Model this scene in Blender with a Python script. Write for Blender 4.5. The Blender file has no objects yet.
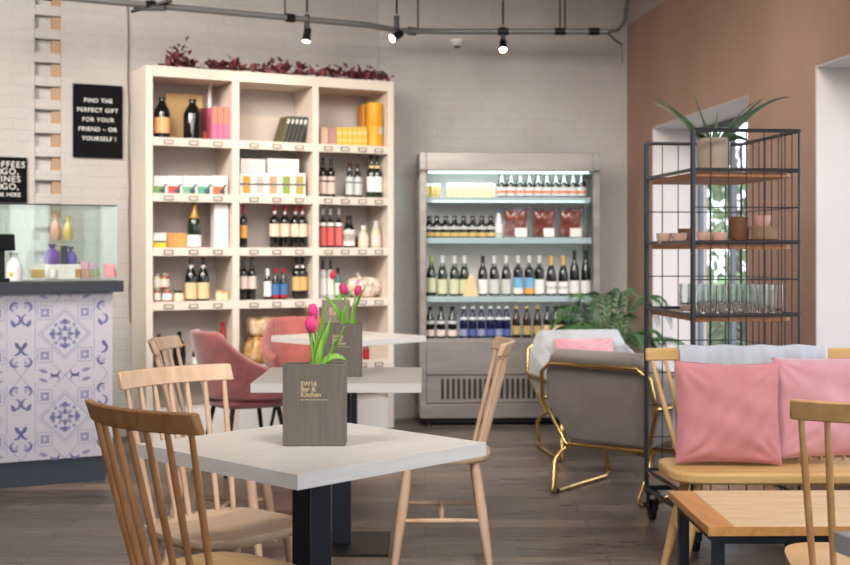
import bpy, bmesh, math, random
from mathutils import Vector, Matrix
random.seed(7)
PI = math.pi
C = bpy.context.scene.collection
sc = bpy.context.scene
# ------------------------------------------------------------------ camera
F, CX, HY, H = 1230.0, 425.0, 250.0, 1.30
cam = bpy.data.objects.new('camera', bpy.data.cameras.new('camera')); C.objects.link(cam)
cam.location = (0, 0, H); cam.rotation_euler = (PI/2, 0, 0)
cam.data.sensor_width = 36; cam.data.lens = F/850*36
cam.data.shift_y = -(282.5-HY)/850
cam.data.clip_start = .05
cam.data.dof.use_dof = True; cam.data.dof.focus_distance = 3.75; cam.data.dof.aperture_fstop = 4.2
sc.camera = cam
def at(px, py, d): return Vector(((px-CX)/F*d, d, H-(py-HY)/F*d))
def px_at_z(px, py, z):
    d = F*(H-z)/(py-HY); return Vector(((px-CX)/F*d, d, z))
# ------------------------------------------------------------------ materials
def lin(c): return tuple(((x/255)/12.92 if x/255 <= .04045 else ((x/255+.055)/1.055)**2.4) for x in c)
MATS = {}
def mat(name, rgb=(128,)*3, rough=.5, metal=0, trans=0, ior=1.45, emit=None, es=1, sheen=0, coat=0, spec=.5):
    if name in MATS: return MATS[name]
    m = bpy.data.materials.new(name); m.use_nodes = True
    b = m.node_tree.nodes['Principled BSDF']
    b.inputs['Base Color'].default_value = (*lin(rgb), 1)
    b.inputs['Roughness'].default_value = rough; b.inputs['Metallic'].default_value = metal
    b.inputs['Transmission Weight'].default_value = trans; b.inputs['IOR'].default_value = ior
    b.inputs['Sheen Weight'].default_value = sheen; b.inputs['Coat Weight'].default_value = coat
    b.inputs['Specular IOR Level'].default_value = spec
    if emit:
        b.inputs['Emission Color'].default_value = (*lin(emit), 1); b.inputs['Emission Strength'].default_value = es
    MATS[name] = m
    return m
def nodes(m): return m.node_tree.nodes, m.node_tree.links, m.node_tree.nodes['Principled BSDF']
def coords(m, scale=(1, 1, 1), kind='Object', rot=(0, 0, 0)):
    n, l, b = nodes(m)
    t = n.new('ShaderNodeTexCoord'); mp = n.new('ShaderNodeMapping')
    mp.inputs['Scale'].default_value = scale; mp.inputs['Rotation'].default_value = rot
    l.new(t.outputs[kind], mp.inputs['Vector']); return mp.outputs['Vector']
def ramp(m, fac, stops):
    n, l, b = nodes(m); r = n.new('ShaderNodeValToRGB'); e = r.color_ramp.elements
    while len(e) < len(stops): e.new(.5)
    for k, (p, c) in zip(e, stops): k.position = p; k.color = (*lin(c), 1)
    l.new(fac, r.inputs['Fac']); return r.outputs['Color']
def noise(m, vec, scale, detail=4, rough=.55, dist=0):
    n, l, b = nodes(m); t = n.new('ShaderNodeTexNoise')
    t.inputs['Scale'].default_value = scale; t.inputs['Detail'].default_value = detail
    t.inputs['Roughness'].default_value = rough; t.inputs['Distortion'].default_value = dist
    l.new(vec, t.inputs['Vector']); return t.outputs['Fac']
def mixc(m, fac, a, b_, mode='MIX'):
    n, l, b = nodes(m); x = n.new('ShaderNodeMix'); x.data_type = 'RGBA'; x.blend_type = mode
    if isinstance(fac, (int, float)): x.inputs[0].default_value = fac
    else: l.new(fac, x.inputs[0])
    for s, v in ((6, a), (7, b_)):
        if isinstance(v, tuple): x.inputs[s].default_value = (*lin(v), 1)
        else: l.new(v, x.inputs[s])
    return x.outputs[2]
def setc(m, out): m.node_tree.links.new(out, nodes(m)[2].inputs['Base Color'])
def bump(m, fac, strength=.3, dist=.01):
    n, l, b = nodes(m); bp = n.new('ShaderNodeBump')
    bp.inputs['Strength'].default_value = strength; bp.inputs['Distance'].default_value = dist
    l.new(fac, bp.inputs['Height']); l.new(bp.outputs['Normal'], b.inputs['Normal'])
def wood(name, a, b_, stretch=(3, 30, 30), rough=.42, coat=0, scale=1.6):
    if name in MATS: return MATS[name]
    m = mat(name, a, rough, coat=coat); v = coords(m, stretch)
    f = noise(m, v, scale, 6, .6, .6)
    setc(m, ramp(m, f, [(.3, a), (.7, b_)])); bump(m, f, .08, .003)
    return m
def fabric(name, rgb, rough=.9, sheen=.3, var=.9, scale=350):
    if name in MATS: return MATS[name]
    m = mat(name, rgb, rough, sheen=sheen, spec=.2); v = coords(m)
    f = noise(m, v, 6, 3)
    setc(m, ramp(m, f, [(.3, tuple(int(c*var) for c in rgb)), (.7, rgb)]))
    bump(m, noise(m, v, scale, 2), .25, .002)
    return m
def thin_glass(name, tint=(255, 255, 255), refl=.08):
    if name in MATS: return MATS[name]
    m = bpy.data.materials.new(name); m.use_nodes = True; n, l = m.node_tree.nodes, m.node_tree.links
    n.clear(); o = n.new('ShaderNodeOutputMaterial'); mx = n.new('ShaderNodeMixShader')
    t = n.new('ShaderNodeBsdfTransparent'); t.inputs['Color'].default_value = (*lin(tint), 1)
    g = n.new('ShaderNodeBsdfGlossy'); g.inputs['Roughness'].default_value = .03
    fr = n.new('ShaderNodeLayerWeight'); fr.inputs['Blend'].default_value = .5
    pw = n.new('ShaderNodeMath'); pw.operation = 'POWER'; pw.inputs[1].default_value = 5; l.new(fr.outputs['Facing'], pw.inputs[0])
    ad = n.new('ShaderNodeMath'); ad.operation = 'MULTIPLY_ADD'; ad.inputs[1].default_value = .6; ad.inputs[2].default_value = refl*.5; ad.use_clamp = True
    l.new(pw.outputs[0], ad.inputs[0]); l.new(ad.outputs[0], mx.inputs[0])
    l.new(t.outputs[0], mx.inputs[1]); l.new(g.outputs[0], mx.inputs[2]); l.new(mx.outputs[0], o.inputs['Surface'])
    MATS[name] = m; return m
# ------------------------------------------------------------------ mesh building
class MB:
    def __init__(s): s.bm = bmesh.new()
    def _v(s, pts): return [s.bm.verts.new(p) for p in pts]
    def face(s, pts): 
        try: return s.bm.faces.new(s._v(pts))
        except ValueError: pass
    def box(s, c, size, M=None):
        c = Vector(c); x, y, z = [v/2 for v in size]
        P = [Vector((i*x, j*y, k*z)) for k in (-1, 1) for j in (-1, 1) for i in (-1, 1)]
        P = [(M @ p if M else p)+c for p in P]; v = s._v(P)
        for f in ((0, 2, 3, 1), (4, 5, 7, 6), (0, 1, 5, 4), (2, 6, 7, 3), (0, 4, 6, 2), (1, 3, 7, 5)):
            s.bm.faces.new([v[i] for i in f])
        return s
    def b2(s, lo, hi): 
        lo, hi = Vector(lo), Vector(hi); return s.box((lo+hi)/2, hi-lo)
    def tube(s, pts, r, seg=10, closed=False, cap=True):
        pts = [Vector(p) for p in pts]; n = len(pts)
        rs = r if isinstance(r, (list, tuple)) else [r]*n
        rings = []; ref = None
        for i, p in enumerate(pts):
            a = pts[(i-1) % n] if (closed or i > 0) else p
            b = pts[(i+1) % n] if (closed or i < n-1) else p
            t = (b-a).normalized()
            if ref is None:
                ref = Vector((0, 0, 1)) if abs(t.z) < .9 else Vector((1, 0, 0))
            ref = (ref-t*ref.dot(t)).normalized(); w = t.cross(ref)
            rings.append(s._v([p+(ref*math.cos(2*PI*k/seg)+w*math.sin(2*PI*k/seg))*rs[i] for k in range(seg)]))
        m = n if closed else n-1
        for i in range(m):
            A, B = rings[i], rings[(i+1) % n]
            for k in range(seg): s.bm.faces.new((A[k], A[(k+1) % seg], B[(k+1) % seg], B[k]))
        if cap and not closed:
            s.bm.faces.new(rings[0][::-1]); s.bm.faces.new(rings[-1])
        return s
    def cyl(s, p, q, r0, r1=None, seg=12): return s.tube([p, q], [r0, r0 if r1 is None else r1], seg)
    def lathe(s, prof, loc=(0, 0, 0), seg=16, wob=None, M=None):
        loc = Vector(loc); rings = []
        for r, z in prof:
            if r < 1e-6: P = [Vector((0, 0, z))]
            else: P = [Vector((math.cos(2*PI*k/seg), math.sin(2*PI*k/seg), 0))*(r*(wob(2*PI*k/seg, z) if wob else 1))+Vector((0, 0, z)) for k in range(seg)]
            rings.append(s._v([(M @ p if M else p)+loc for p in P]))
        for A, B in zip(rings, rings[1:]):
            for k in range(seg):
                k2 = (k+1) % seg
                if len(A) == 1 and len(B) == 1: continue
                if len(A) == 1: s.bm.faces.new((A[0], B[k2], B[k]))
                elif len(B) == 1: s.bm.faces.new((A[k], A[k2], B[0]))
                else: s.bm.faces.new((A[k], A[k2], B[k2], B[k]))
        for R, fl in ((rings[0], True), (rings[-1], False)):
            if len(R) > 2: s.bm.faces.new(R[::-1] if fl else R)
        return s
    def prism(s, poly, z0, z1, fn=None):
        fn = fn or (lambda x, y, z: (x, y, z))
        a = s._v([fn(x, y, z0) for x, y in poly]); b = s._v([fn(x, y, z1) for x, y in poly]); n = len(poly)
        s.bm.faces.new(a[::-1]); s.bm.faces.new(b)
        for i in range(n): s.bm.faces.new((a[i], a[(i+1) % n], b[(i+1) % n], b[i]))
        return s
    def grid(s, fn, nu, nv, wrapu=False):
        V = [[s.bm.verts.new(fn(i/nu, j/nv)) for j in range(nv+1)] for i in range(nu if wrapu else nu+1)]
        for i in range(nu):
            A, B = V[i], V[(i+1) % len(V)]
            for j in range(nv): s.bm.faces.new((A[j], B[j], B[j+1], A[j+1]))
        return s
    def build(s, name, m, parent=None, bevel=0, smooth=True, ang=38, solid=0, sub=0, off=0):
        bmesh.ops.recalc_face_normals(s.bm, faces=s.bm.faces)
        me = bpy.data.meshes.new(name); s.bm.to_mesh(me); s.bm.free()
        if smooth:
            for p in me.polygons: p.use_smooth = True
            me.set_sharp_from_angle(angle=math.radians(ang))
        me.materials.append(m)
        o = bpy.data.objects.new(name, me); C.objects.link(o)
        if parent: o.parent = parent
        if solid:
            k = o.modifiers.new('thick', 'SOLIDIFY'); k.thickness = solid; k.offset = off
        if bevel:
            k = o.modifiers.new('edge', 'BEVEL'); k.width = bevel; k.segments = 2; k.limit_method = 'ANGLE'; k.angle_limit = math.radians(40)
        if sub:
            k = o.modifiers.new('soft', 'SUBSURF'); k.levels = sub; k.render_levels = sub
        return o
def tag(o, label=None, cat=None, group=None, kind=None):
    if label: o['label'] = label
    if cat: o['category'] = cat
    if group: o['group'] = group
    if kind: o['kind'] = kind
    return o
def thing(name, label, cat, loc=(0, 0, 0), rz=0, group=None):
    o = bpy.data.objects.new(name, None); C.objects.link(o); o.empty_display_size = .1
    o.location = loc; o.rotation_euler = (0, 0, rz); return tag(o, label, cat, group)
def put(o, loc, rz=0): o.location = loc; o.rotation_euler = (0, 0, rz); return o
def copy_tree(o, parent=None):
    c = o.copy(); C.objects.link(c)
    if parent: c.parent = parent
    for ch in [k for k in bpy.data.objects if k.parent == o]: copy_tree(ch, c)
    return c
def structure(o): o['kind'] = 'structure'; return o
def lettering(name, text, size, m, parent, loc, rot=(PI/2, 0, 0), align='LEFT', bold=0, ext=.0006, spacing=1.0, line=1.0):
    cu = bpy.data.curves.new(name, 'FONT'); cu.body = text; cu.size = size; cu.align_x = align
    cu.extrude = ext; cu.offset = bold; cu.space_character = spacing; cu.space_line = line; cu.resolution_u = 3
    t = bpy.data.objects.new(name+'_src', cu); C.objects.link(t)
    dg = bpy.context.evaluated_depsgraph_get()
    me = bpy.data.meshes.new_from_object(t.evaluated_get(dg)); bpy.data.objects.remove(t); bpy.data.curves.remove(cu)
    me.materials.clear(); me.materials.append(m)
    o = bpy.data.objects.new(name, me); C.objects.link(o); o.parent = parent; o.location = loc; o.rotation_euler = rot
    return o
ORD = ['leftmost', 'second from the left', 'third from the left', 'fourth from the left', 'fifth from the left', 'sixth from the left', 'seventh from the left', 'eighth from the left', 'ninth from the left', 'tenth from the left', 'eleventh from the left', 'twelfth from the left', 'thirteenth from the left', 'rightmost']
def ordn(i, n): return 'rightmost' if i == n-1 and n > 1 else ORD[i]

# ------------------------------------------------------------------ shared materials
def brick_paint(name, a, b_, rough=.75, rotz=0):
    m = mat(name, a, rough); n, l, b = nodes(m)
    t = n.new('ShaderNodeTexCoord'); mp = n.new('ShaderNodeMapping'); l.new(t.outputs['Object'], mp.inputs['Vector'])
    # wall-local x runs along the wall, z up: bricks need (x, z)
    sx = n.new('ShaderNodeSeparateXYZ'); l.new(mp.outputs[0], sx.inputs[0])
    cb = n.new('ShaderNodeCombineXYZ'); l.new(sx.outputs['X'], cb.inputs['X']); l.new(sx.outputs['Z'], cb.inputs['Y'])
    br = n.new('ShaderNodeTexBrick'); l.new(cb.outputs[0], br.inputs['Vector'])
    br.inputs['Scale'].default_value = 1; br.inputs['Brick Width'].default_value = .225; br.inputs['Row Height'].default_value = .075
    br.inputs['Mortar Size'].default_value = .006; br.inputs['Mortar Smooth'].default_value = .6
    f1 = noise(m, mp.outputs[0], 1.1, 5); f2 = noise(m, mp.outputs[0], 30, 5)
    c = ramp(m, f1, [(.3, b_), (.65, a)])
    c = mixc(m, .25, c, ramp(m, f2, [(.35, b_), (.6, a)]), 'MULTIPLY')
    sm = n.new('ShaderNodeMath'); sm.operation = 'MULTIPLY'; sm.inputs[1].default_value = .10; l.new(br.outputs['Fac'], sm.inputs[0])
    c = mixc(m, sm.outputs[0], c, tuple(int(x*.86) for x in b_))
    setc(m, c)
    mm = n.new('ShaderNodeMath'); mm.operation = 'SUBTRACT'; l.new(f2, mm.inputs[0]); l.new(br.outputs['Fac'], mm.inputs[1])
    bump(m, mm.outputs[0], .38, .010)
    return m
M_BRICK = brick_paint('painted_brick', (202, 197, 193), (182, 175, 170))
M_PINK = mat('pink_plaster', (196, 153, 134), .8)
setc(M_PINK, ramp(M_PINK, noise(M_PINK, coords(M_PINK), 1.2, 5), [(.3, (172, 138, 122)), (.7, (186, 152, 136))]))
M_REVEAL = mat('white_reveal', (210, 200, 199), .8)
M_CEIL = mat('ceiling_paint', (214, 208, 202), .9)
M_BLACK = mat('black_metal', (22, 22, 24), .45, .4)
M_STEELDK = mat('powder_steel', (46, 50, 58), .4, .6)
M_STEEL = mat('brushed_steel', (150, 143, 138), .38, .55)
setc(M_STEEL, ramp(M_STEEL, noise(M_STEEL, coords(M_STEEL, (.6, 4, 4)), 2.2, 3), [(.3, (158, 150, 144)), (.7, (128, 121, 117))]))
M_GOLD = mat('brass_tube', (224, 186, 120), .24, 1)
M_ASH = wood('ash_wood', (222, 190, 162), (200, 164, 134), (14, 14, 2.2), .45)
M_OAK = wood('oak_wood', (190, 136, 88), (150, 100, 60), (14, 14, 2.2), .4)
M_OAKS = wood('oak_seat', (216, 178, 128), (194, 152, 100), (3, 30, 30), .4)
M_ASHS = wood('ash_seat', (224, 196, 168), (204, 172, 142), (3, 30, 30), .42)
M_TOP = wood('grey_laminate', (212, 206, 201), (199, 192, 186), (2, 26, 26), .42)
M_EDGE = wood('laminate_edge', (216, 212, 210), (204, 198, 194), (4, 4, 60), .5)
M_SHELF = mat('cream_paint', (224, 211, 198), .55)
M_SHBACK = mat('bookcase_back', (206, 196, 190), .7)
M_WHITE = mat('white_card', (236, 230, 226), .7)
M_CREAM = mat('cream_label', (226, 208, 178), .7)
M_GLASS = mat('clear_glass', (245, 250, 250), .02, trans=1, ior=1.45)
M_PANE = thin_glass('window_pane')
M_DARKGLASS = mat('dark_bottle_glass', (14, 16, 14), .08, spec=.6, coat=.5)
M_GREENGLASS = mat('green_bottle_glass', (24, 40, 22), .08, spec=.6, coat=.5)
M_LEAF = mat('leaf_green', (58, 96, 48), .5)
# ------------------------------------------------------------------ the setting
TH = math.radians(27.0); U = Vector((math.cos(TH), math.sin(TH), 0)); V = Vector((-math.sin(TH), math.cos(TH), 0))
BC0 = Vector((-1.853, 8.17, 0))                      # bookcase, front left corner
W0 = BC0+V*.43                                       # a point of the left back wall's face
def on_plane(px, P, n=V):                            # where the column of the photo px meets the upright plane through P
    r = Vector(((px-CX)/F, 1, 0)); return r*((P.dot(n))/(r.dot(n)))
def w1(px, py, off=0):
    q = on_plane(px, W0-V*off); return (q-W0).dot(U), H-(py-HY)/F*q.y
SKY = 2.9; HT = 3.9; RL = 11.3
wall = MB(); xa, xb = w1(35, 50)[0], w1(61, 50)[0]
wall.b2((-4.6, .05, 0), (1.9, .3, HT)); wall.b2((-4.6, 0, 0), (xa, .05, HT)); wall.b2((xb, 0, 0), (1.9, .05, HT))
zs = [3.155-.159*k for k in range(0, 14)]; pz = HT
for z in zs: wall.b2((xa, 0, z+.045), (xb, .05, pz)); pz = z-.045
wall.b2((xa, 0, 0), (xb, .05, pz))
o = structure(wall.build('wall_back_left', M_BRICK, smooth=False, bevel=.006)); put(o, W0, TH)
raw = MB()
for z in zs: raw.b2((xb-.058, .02, z-.045), (xb-.001, .0499, z+.04))
M_RAW = mat('bare_brick', (172, 140, 114), .9)
structure(raw.build('exposed_brick', M_RAW, o, smooth=False))
A1 = W0+U*1.9; CORN = Vector((1.60, 9.745, 0))
B1, C1 = Vector((.06, 9.585, 0)), Vector((.5, 9.68, 0)); CE = Vector((1.78, 9.755, 0))
pl = MB(); Q = [A1, B1, C1, CE, CE+Vector((0, .3, 0)), C1+Vector((0, .3, 0)), B1+Vector((-.05, .3, 0)), A1+V*.3]
pl.prism([(q.x-A1.x, q.y-A1.y) for q in Q], 0, HT); o = structure(pl.build('wall_back', M_BRICK, smooth=False)); o.location = A1
# the pink window wall runs from the corner towards the camera
WR = Vector((.1155, -1, 0)).normalized(); AR = math.atan2(WR.y, WR.x); OUT = Vector((-WR.y, WR.x, 0))
def wr(x, y=0, z=0): return CORN+WR*x+OUT*y+Vector((0, 0, z))
OPEN = [(.67, 2.552, .42, 2.21), (3.468, 5.6, .42, 2.245), (6.4, 8.8, .42, 2.245), (9.2, 10.9, .42, 2.245)]
wl, up = MB(), MB(); x = -.15
for a, b, z0, z1 in OPEN:
    wl.b2((x, 0, 0), (a, .42, 3.08)); wl.b2((a, 0, 0), (b, .42, z0)); wl.b2((a, 0, z1), (b, .42, 3.08)); x = b
wl.b2((x, 0, 0), (RL, .42, 3.08)); up.b2((-.15, 0, 3.08), (RL, .42, HT))
put(structure(wl.build('wall_right', M_PINK, smooth=False)), CORN, AR)
M_UP = mat('upper_wall_paint', (188, 178, 170), .8)
put(structure(up.build('wall_right_upper', M_UP, smooth=False)), CORN, AR)
M_FRAME = mat('window_frame_paint', (112, 118, 130), .5)
for i, (a, b, z0, z1) in enumerate(OPEN):
    t = thing('window_%d' % (i+1), None, None, CORN, AR); structure(t)
    r = MB(); e = .012
    r.b2((a, .002, z0), (a+e, .4, z1)); r.b2((b-e, .002, z0), (b, .4, z1)); r.b2((a+e, .002, z1-e), (b-e, .4, z1)); r.b2((a+e, -.02, z0), (b-e, .4, z0+.025))
    structure(r.build('reveal', M_REVEAL, t, smooth=False))
    f = MB(); w = .045; y0, y1 = .345, .375
    a2, b2, c2, d2 = a+e, b-e, z0+.025, z1-e
    f.b2((a2, y0, c2), (a2+w, y1, d2)); f.b2((b2-w, y0, c2), (b2, y1, d2)); f.b2((a2+w, y0, c2), (b2-w, y1, c2+w)); f.b2((a2+w, y0, d2-w), (b2-w, y1, d2))
    xx = a2+(b2-a2)*.36; f.b2((xx-.02, y0, c2+w), (xx+.02, y1, d2-w))
    structure(f.build('window_frame', M_FRAME, t, smooth=False))
    g = MB(); g.b2((a2+.01, .357, c2+.01), (b2-.01, .363, d2-.01)); structure(g.build('pane', M_PANE, t, smooth=False))
# floor, ceiling, side and street walls
M_FLOOR = mat('worn_plank_floor', (84, 74, 68), .4)
n_, l_, b_ = nodes(M_FLOOR)
v = coords(M_FLOOR, (1, 1, 1)); br = n_.new('ShaderNodeTexBrick'); l_.new(v, br.inputs['Vector'])
br.inputs['Scale'].default_value = 1; br.inputs['Brick Width'].default_value = 1.22; br.inputs['Row Height'].default_value = .18
br.inputs['Mortar Size'].default_value = .0025; br.offset = .37
br.inputs['Color1'].default_value = (*lin((178, 160, 148)), 1); br.inputs['Color2'].default_value = (*lin((108, 96, 89)), 1); br.inputs['Mortar'].default_value = (*lin((42, 36, 34)), 1)
f1 = noise(M_FLOOR, coords(M_FLOOR, (1.3, 14, 1)), 2.4, 7, .65, .4); f2 = noise(M_FLOOR, coords(M_FLOOR, (1, 5, 1)), .9, 3)
c = mixc(M_FLOOR, .85, br.outputs['Color'], ramp(M_FLOOR, f1, [(.34, (96, 88, 84)), (.5, (200, 192, 186)), (.64, (255, 252, 248))]), 'MULTIPLY')
c = mixc(M_FLOOR, .22, c, ramp(M_FLOOR, f2, [(.35, (74, 68, 66)), (.65, (128, 116, 108))]))
f3 = noise(M_FLOOR, coords(M_FLOOR, (2, 46, 1)), 3.1, 6, .7, .3)
c = mixc(M_FLOOR, .75, c, ramp(M_FLOOR, f3, [(.36, (128, 120, 116)), (.55, (255, 252, 250))]), 'MULTIPLY')
f4 = noise(M_FLOOR, coords(M_FLOOR, (.8, 7, 1)), 3.0, 8, .72, .8)
sc_ = n_.new('ShaderNodeMapRange'); l_.new(f4, sc_.inputs[0]); sc_.inputs[1].default_value = .56; sc_.inputs[2].default_value = .74; sc_.inputs[4].default_value = .6
c = mixc(M_FLOOR, sc_.outputs[0], c, (166, 152, 142))
setc(M_FLOOR, c)
rr = n_.new('ShaderNodeMapRange'); l_.new(f1, rr.inputs[0]); rr.inputs[1].default_value = .3; rr.inputs[2].default_value = .7; rr.inputs[3].default_value = .24; rr.inputs[4].default_value = .44
l_.new(rr.outputs[0], b_.inputs['Roughness']); bump(M_FLOOR, f1, .15, .004)
def foot(z0, z1):
    m = MB(); P = [Vector((-5.9, 6.35, 0)), W0-U*4.6+V*.05, A1+V*.05, B1+Vector((0, .05, 0)), C1+Vector((0, .05, 0)), wr(-.05, .05), wr(12.4, .05), Vector((-5.9, wr(RL-.2).y, 0))]
    return m.prism([(p.x, p.y) for p in P], z0, z1)
structure(foot(-.12, 0).build('floor', M_FLOOR, smooth=False)); structure(foot(HT, HT+.1).build('ceiling', M_CEIL, smooth=False))
M_SIDE = mat('side_wall_paint', (216, 208, 200), .85)
ys = wr(RL-.2).y
m = MB(); m.b2((-6.15, ys, 0), (-5.9, 6.6, HT)); structure(m.build('wall_left', M_SIDE, smooth=False))
m = MB(); xr = wr(RL-.2).x; SX0 = -1.2
m.b2((-5.9, ys-.25, 0), (SX0, ys, HT)); m.b2((SX0, ys-.25, 3.6), (xr, ys, HT)); m.b2((SX0, ys-.25, 0), (xr, ys, .25))
structure(m.build('wall_front', M_SIDE, smooth=False))
t = thing('window_5', None, None, (0, ys-.15, 0)); structure(t)
f = MB()
for xx in (SX0+.03, .2, 1.6, xr-.05): f.b2((xx-.035, 0, .25), (xx+.035, .06, 3.6))
f.b2((SX0, 0, .25), (xr, .06, .31)); f.b2((SX0, 0, 3.54), (xr, .06, 3.6)); f.b2((SX0, 0, 2.5), (xr, .06, 2.56))
structure(f.build('window_frame', M_FRAME, t, smooth=False))
g = MB(); g.b2((SX0+.01, .027, .28), (xr-.01, .033, 3.57)); structure(g.build('pane', M_PANE, t, smooth=False))
# outside
M_PAVE = mat('pavement', (150, 148, 142), .9)
m = MB(); m.b2((-40, -40, -.5), (60, 50, -.3)); structure(m.build('ground', M_PAVE, smooth=False))
M_HEDGE = mat('hedge_leaf', (92, 128, 70), .6)
def shrub(loc, rx, rz, label, n=1500):
    t = thing('shrub', label, 'shrub', loc, 0, 'shrubs in the street')
    m = MB()
    for _ in range(n):
        a, b, r = random.uniform(0, 2*PI), math.acos(random.uniform(-1, 1)), random.uniform(.72, 1)
        p = Vector((math.sin(b)*math.cos(a)*rx*r, math.sin(b)*math.sin(a)*rx*r, rz+math.cos(b)*rz*r))
        R = Matrix.Rotation(random.uniform(0, 2*PI), 3, 'Z') @ Matrix.Rotation(random.uniform(0, PI), 3, 'X'); s = random.uniform(.05, .11)
        m.face([p+R @ Vector(q)*s for q in ((-.5, -1, 0), (.5, -1, 0), (.6, .2, .1), (0, 1.1, 0), (-.6, .2, .1))])
    m.build('foliage', M_HEDGE, t, smooth=False)
    m = MB(); m.tube([(0, 0, 0), (.03, 0, rz), (0, .03, rz*1.6)], [.06, .05, .02], 8); m.build('stem', mat('bark', (80, 62, 48), .9), t)
wa = CORN+Vector((3.4, 0, -.3))
shrub((3.25, 12.9, -.3), .75, .66, 'green shrub seen through the far window, behind the wire rack')
shrub((4.45, 17.6, -.3), 1.1, 1.5, 'tall green shrub outside the far window, farther from the glass')
shrub((2.75, 10.6, -.3), .42, .34, 'low green shrub close outside the far window')
w = bpy.data.worlds.new('sky'); sc.world = w; w.use_nodes = True
bg = w.node_tree.nodes['Background']; wn, wlk = w.node_tree.nodes, w.node_tree.links
tc = wn.new('ShaderNodeTexCoord'); sx = wn.new('ShaderNodeSeparateXYZ'); wlk.new(tc.outputs['Generated'], sx.inputs[0])
cr = wn.new('ShaderNodeValToRGB'); e = cr.color_ramp.elements
e[0].position = .45; e[0].color = (.55, .55, .52, 1); e[1].position = .62; e[1].color = (.80, .90, 1.0, 1)
mr = wn.new('ShaderNodeMapRange'); mr.inputs[1].default_value = -1; mr.inputs[2].default_value = 1; wlk.new(sx.outputs['Z'], mr.inputs[0])
wlk.new(mr.outputs[0], cr.inputs[0]); wlk.new(cr.outputs[0], bg.inputs['Color']); bg.inputs['Strength'].default_value = SKY
def portal(name, loc, rot, sx_, sy_):
    d = bpy.data.lights.new(name, 'AREA'); d.shape = 'RECTANGLE'; d.size = sx_; d.size_y = sy_; d.cycles.is_portal = True
    o = bpy.data.objects.new(name, d); C.objects.link(o); o.location = loc; o.rotation_euler = rot
for a, b, z0, z1 in OPEN:
    o = bpy.data.lights
    p = wr((a+b)/2, .40, (z0+z1)/2); d = Vector((-OUT.x, -OUT.y, 0)); portal('window_portal', p, d.to_track_quat('-Z', 'Y').to_euler(), b-a, z1-z0)
portal('shopfront_portal', ((xr+SX0)/2, ys-.2, 1.92), Vector((0, 1, 0)).to_track_quat('-Z', 'Y').to_euler(), xr-SX0, 3.3)
sc.view_settings.view_transform = 'Standard'; sc.view_settings.look = 'None'; sc.view_settings.gamma = 1; sc.view_settings.exposure = .46
sc.cycles.use_denoising = True; sc.cycles.max_bounces = 10; sc.cycles.transparent_max_bounces = 16; sc.cycles.sample_clamp_indirect = 6
sc.cycles.caustics_reflective = False; sc.cycles.caustics_refractive = False

# ------------------------------------------------------------------ signs, cable, conduit and spotlights
M_CHALK = mat('black_board', (17, 17, 19), .9, spec=.15); M_CHWHITE = mat('chalk_white', (222, 220, 216), .8)
def sign(name, label, x0, x1, y0, y1, lines, size, ymid, cx=None):
    a, zt = w1(x0, y0); b, _ = w1(x1, y0); zb = w1(x0, y1)[1]
    t = thing(name, label, 'sign', W0+U*((a+b)/2)-V*.012+Vector((0, 0, zb)), TH)
    m = MB(); m.box((0, 0, (zt-zb)/2), (b-a, .02, zt-zb)); m.build('board', M_CHALK, t, bevel=.002)
    for i, (txt, s, py, px) in enumerate(lines):
        q, z = w1(px, py); lettering('lettering', txt, s, M_CHWHITE, t, (q-(a+b)/2, -.0115, z-zb), align='CENTER', bold=.0005, spacing=1.14)
sign('letter_sign', 'black wall sign about a gift for a friend, beside the bookcase', 72.5, 122, 83.5, 157,
     [('FIND THE', .040, 103, 97.5), ('PERFECT GIFT', .040, 112.5, 97), ('FOR YOUR', .040, 122, 97.5), ('FRIEND – OR', .040, 131.5, 97), ('YOURSELF !', .040, 141, 98.5)], .05, 0)
sign('letter_sign', 'black wall sign offering coffees to go, above the glass display case', -13, 26.5, 156.5, 202,
     [('COFFEES', .058, 167.5, 5), ('TO', .058, 174.5, -5), ('GO,', .058, 174.5, 9.5), ('WINES', .058, 182, 5), ('TO', .058, 189.5, -5), ('GO,', .058, 189.5, 9.5), ('SOME HERE', .036, 196.5, 4)], .05, 0)
m = MB(); q0, z0 = w1(127, 70); q1, z1 = w1(129.5, 300)
pts = [W0+U*(q0+(q1-q0)*k/14+.004*math.sin(k*2.3))-V*.012+Vector((0, 0, 3.4-2.6*k/14)) for k in range(15)]
tag(m.tube(pts, .0045, 6).build('wall_cable', mat('brown_cable', (120, 98, 80), .8)), 'thin brown cable running down the brick wall beside the bookcase', 'cable')
M_PIPE = mat('galvanised_pipe', (126, 126, 124), .45, .5)
PO = .72; PZ = 2.87
def pp(px): return on_plane(px, W0-V*PO)+Vector((0, 0, PZ))
pw2 = lambda px: Vector(((px-CX)/F*9.12, 9.12, PZ+.05))
pipe = thing('conduit_pipe', 'long grey metal conduit hanging along the top of the back wall', 'pipe', (0, 0, 0))
corner = pp(372); a = pp(372).lerp(pw2(420), .5)
path = [pp(-60), pp(60), pp(200), pp(330), pp(350), pp(368), Vector((pw2(400).x, 8.98, PZ+.03)), pw2(450), pw2(530), pw2(608)]
m = MB(); m.tube(path, .021, 10); m.build('tube', M_PIPE, pipe)
e0 = pw2(608); m = MB(); m.tube([e0, e0+Vector((.08, .06, .02)), e0+Vector((.14, .1, .09)), e0+Vector((.17, .12, .3)), e0+Vector((.2, .12, 1.0))], .014, 8); m.tube([e0+Vector((0, .03, 0)), e0+Vector((.07, .1, -.05)), e0+Vector((.13, .2, -.06)), e0+Vector((.14, .22, -.2))], .01, 8); m.build('elbow', M_PIPE, pipe)
def sleeve(p, r=.03, l=.06): m = MB(); m.cyl(p-U*l/2, p+U*l/2, r, seg=10); return m
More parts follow.
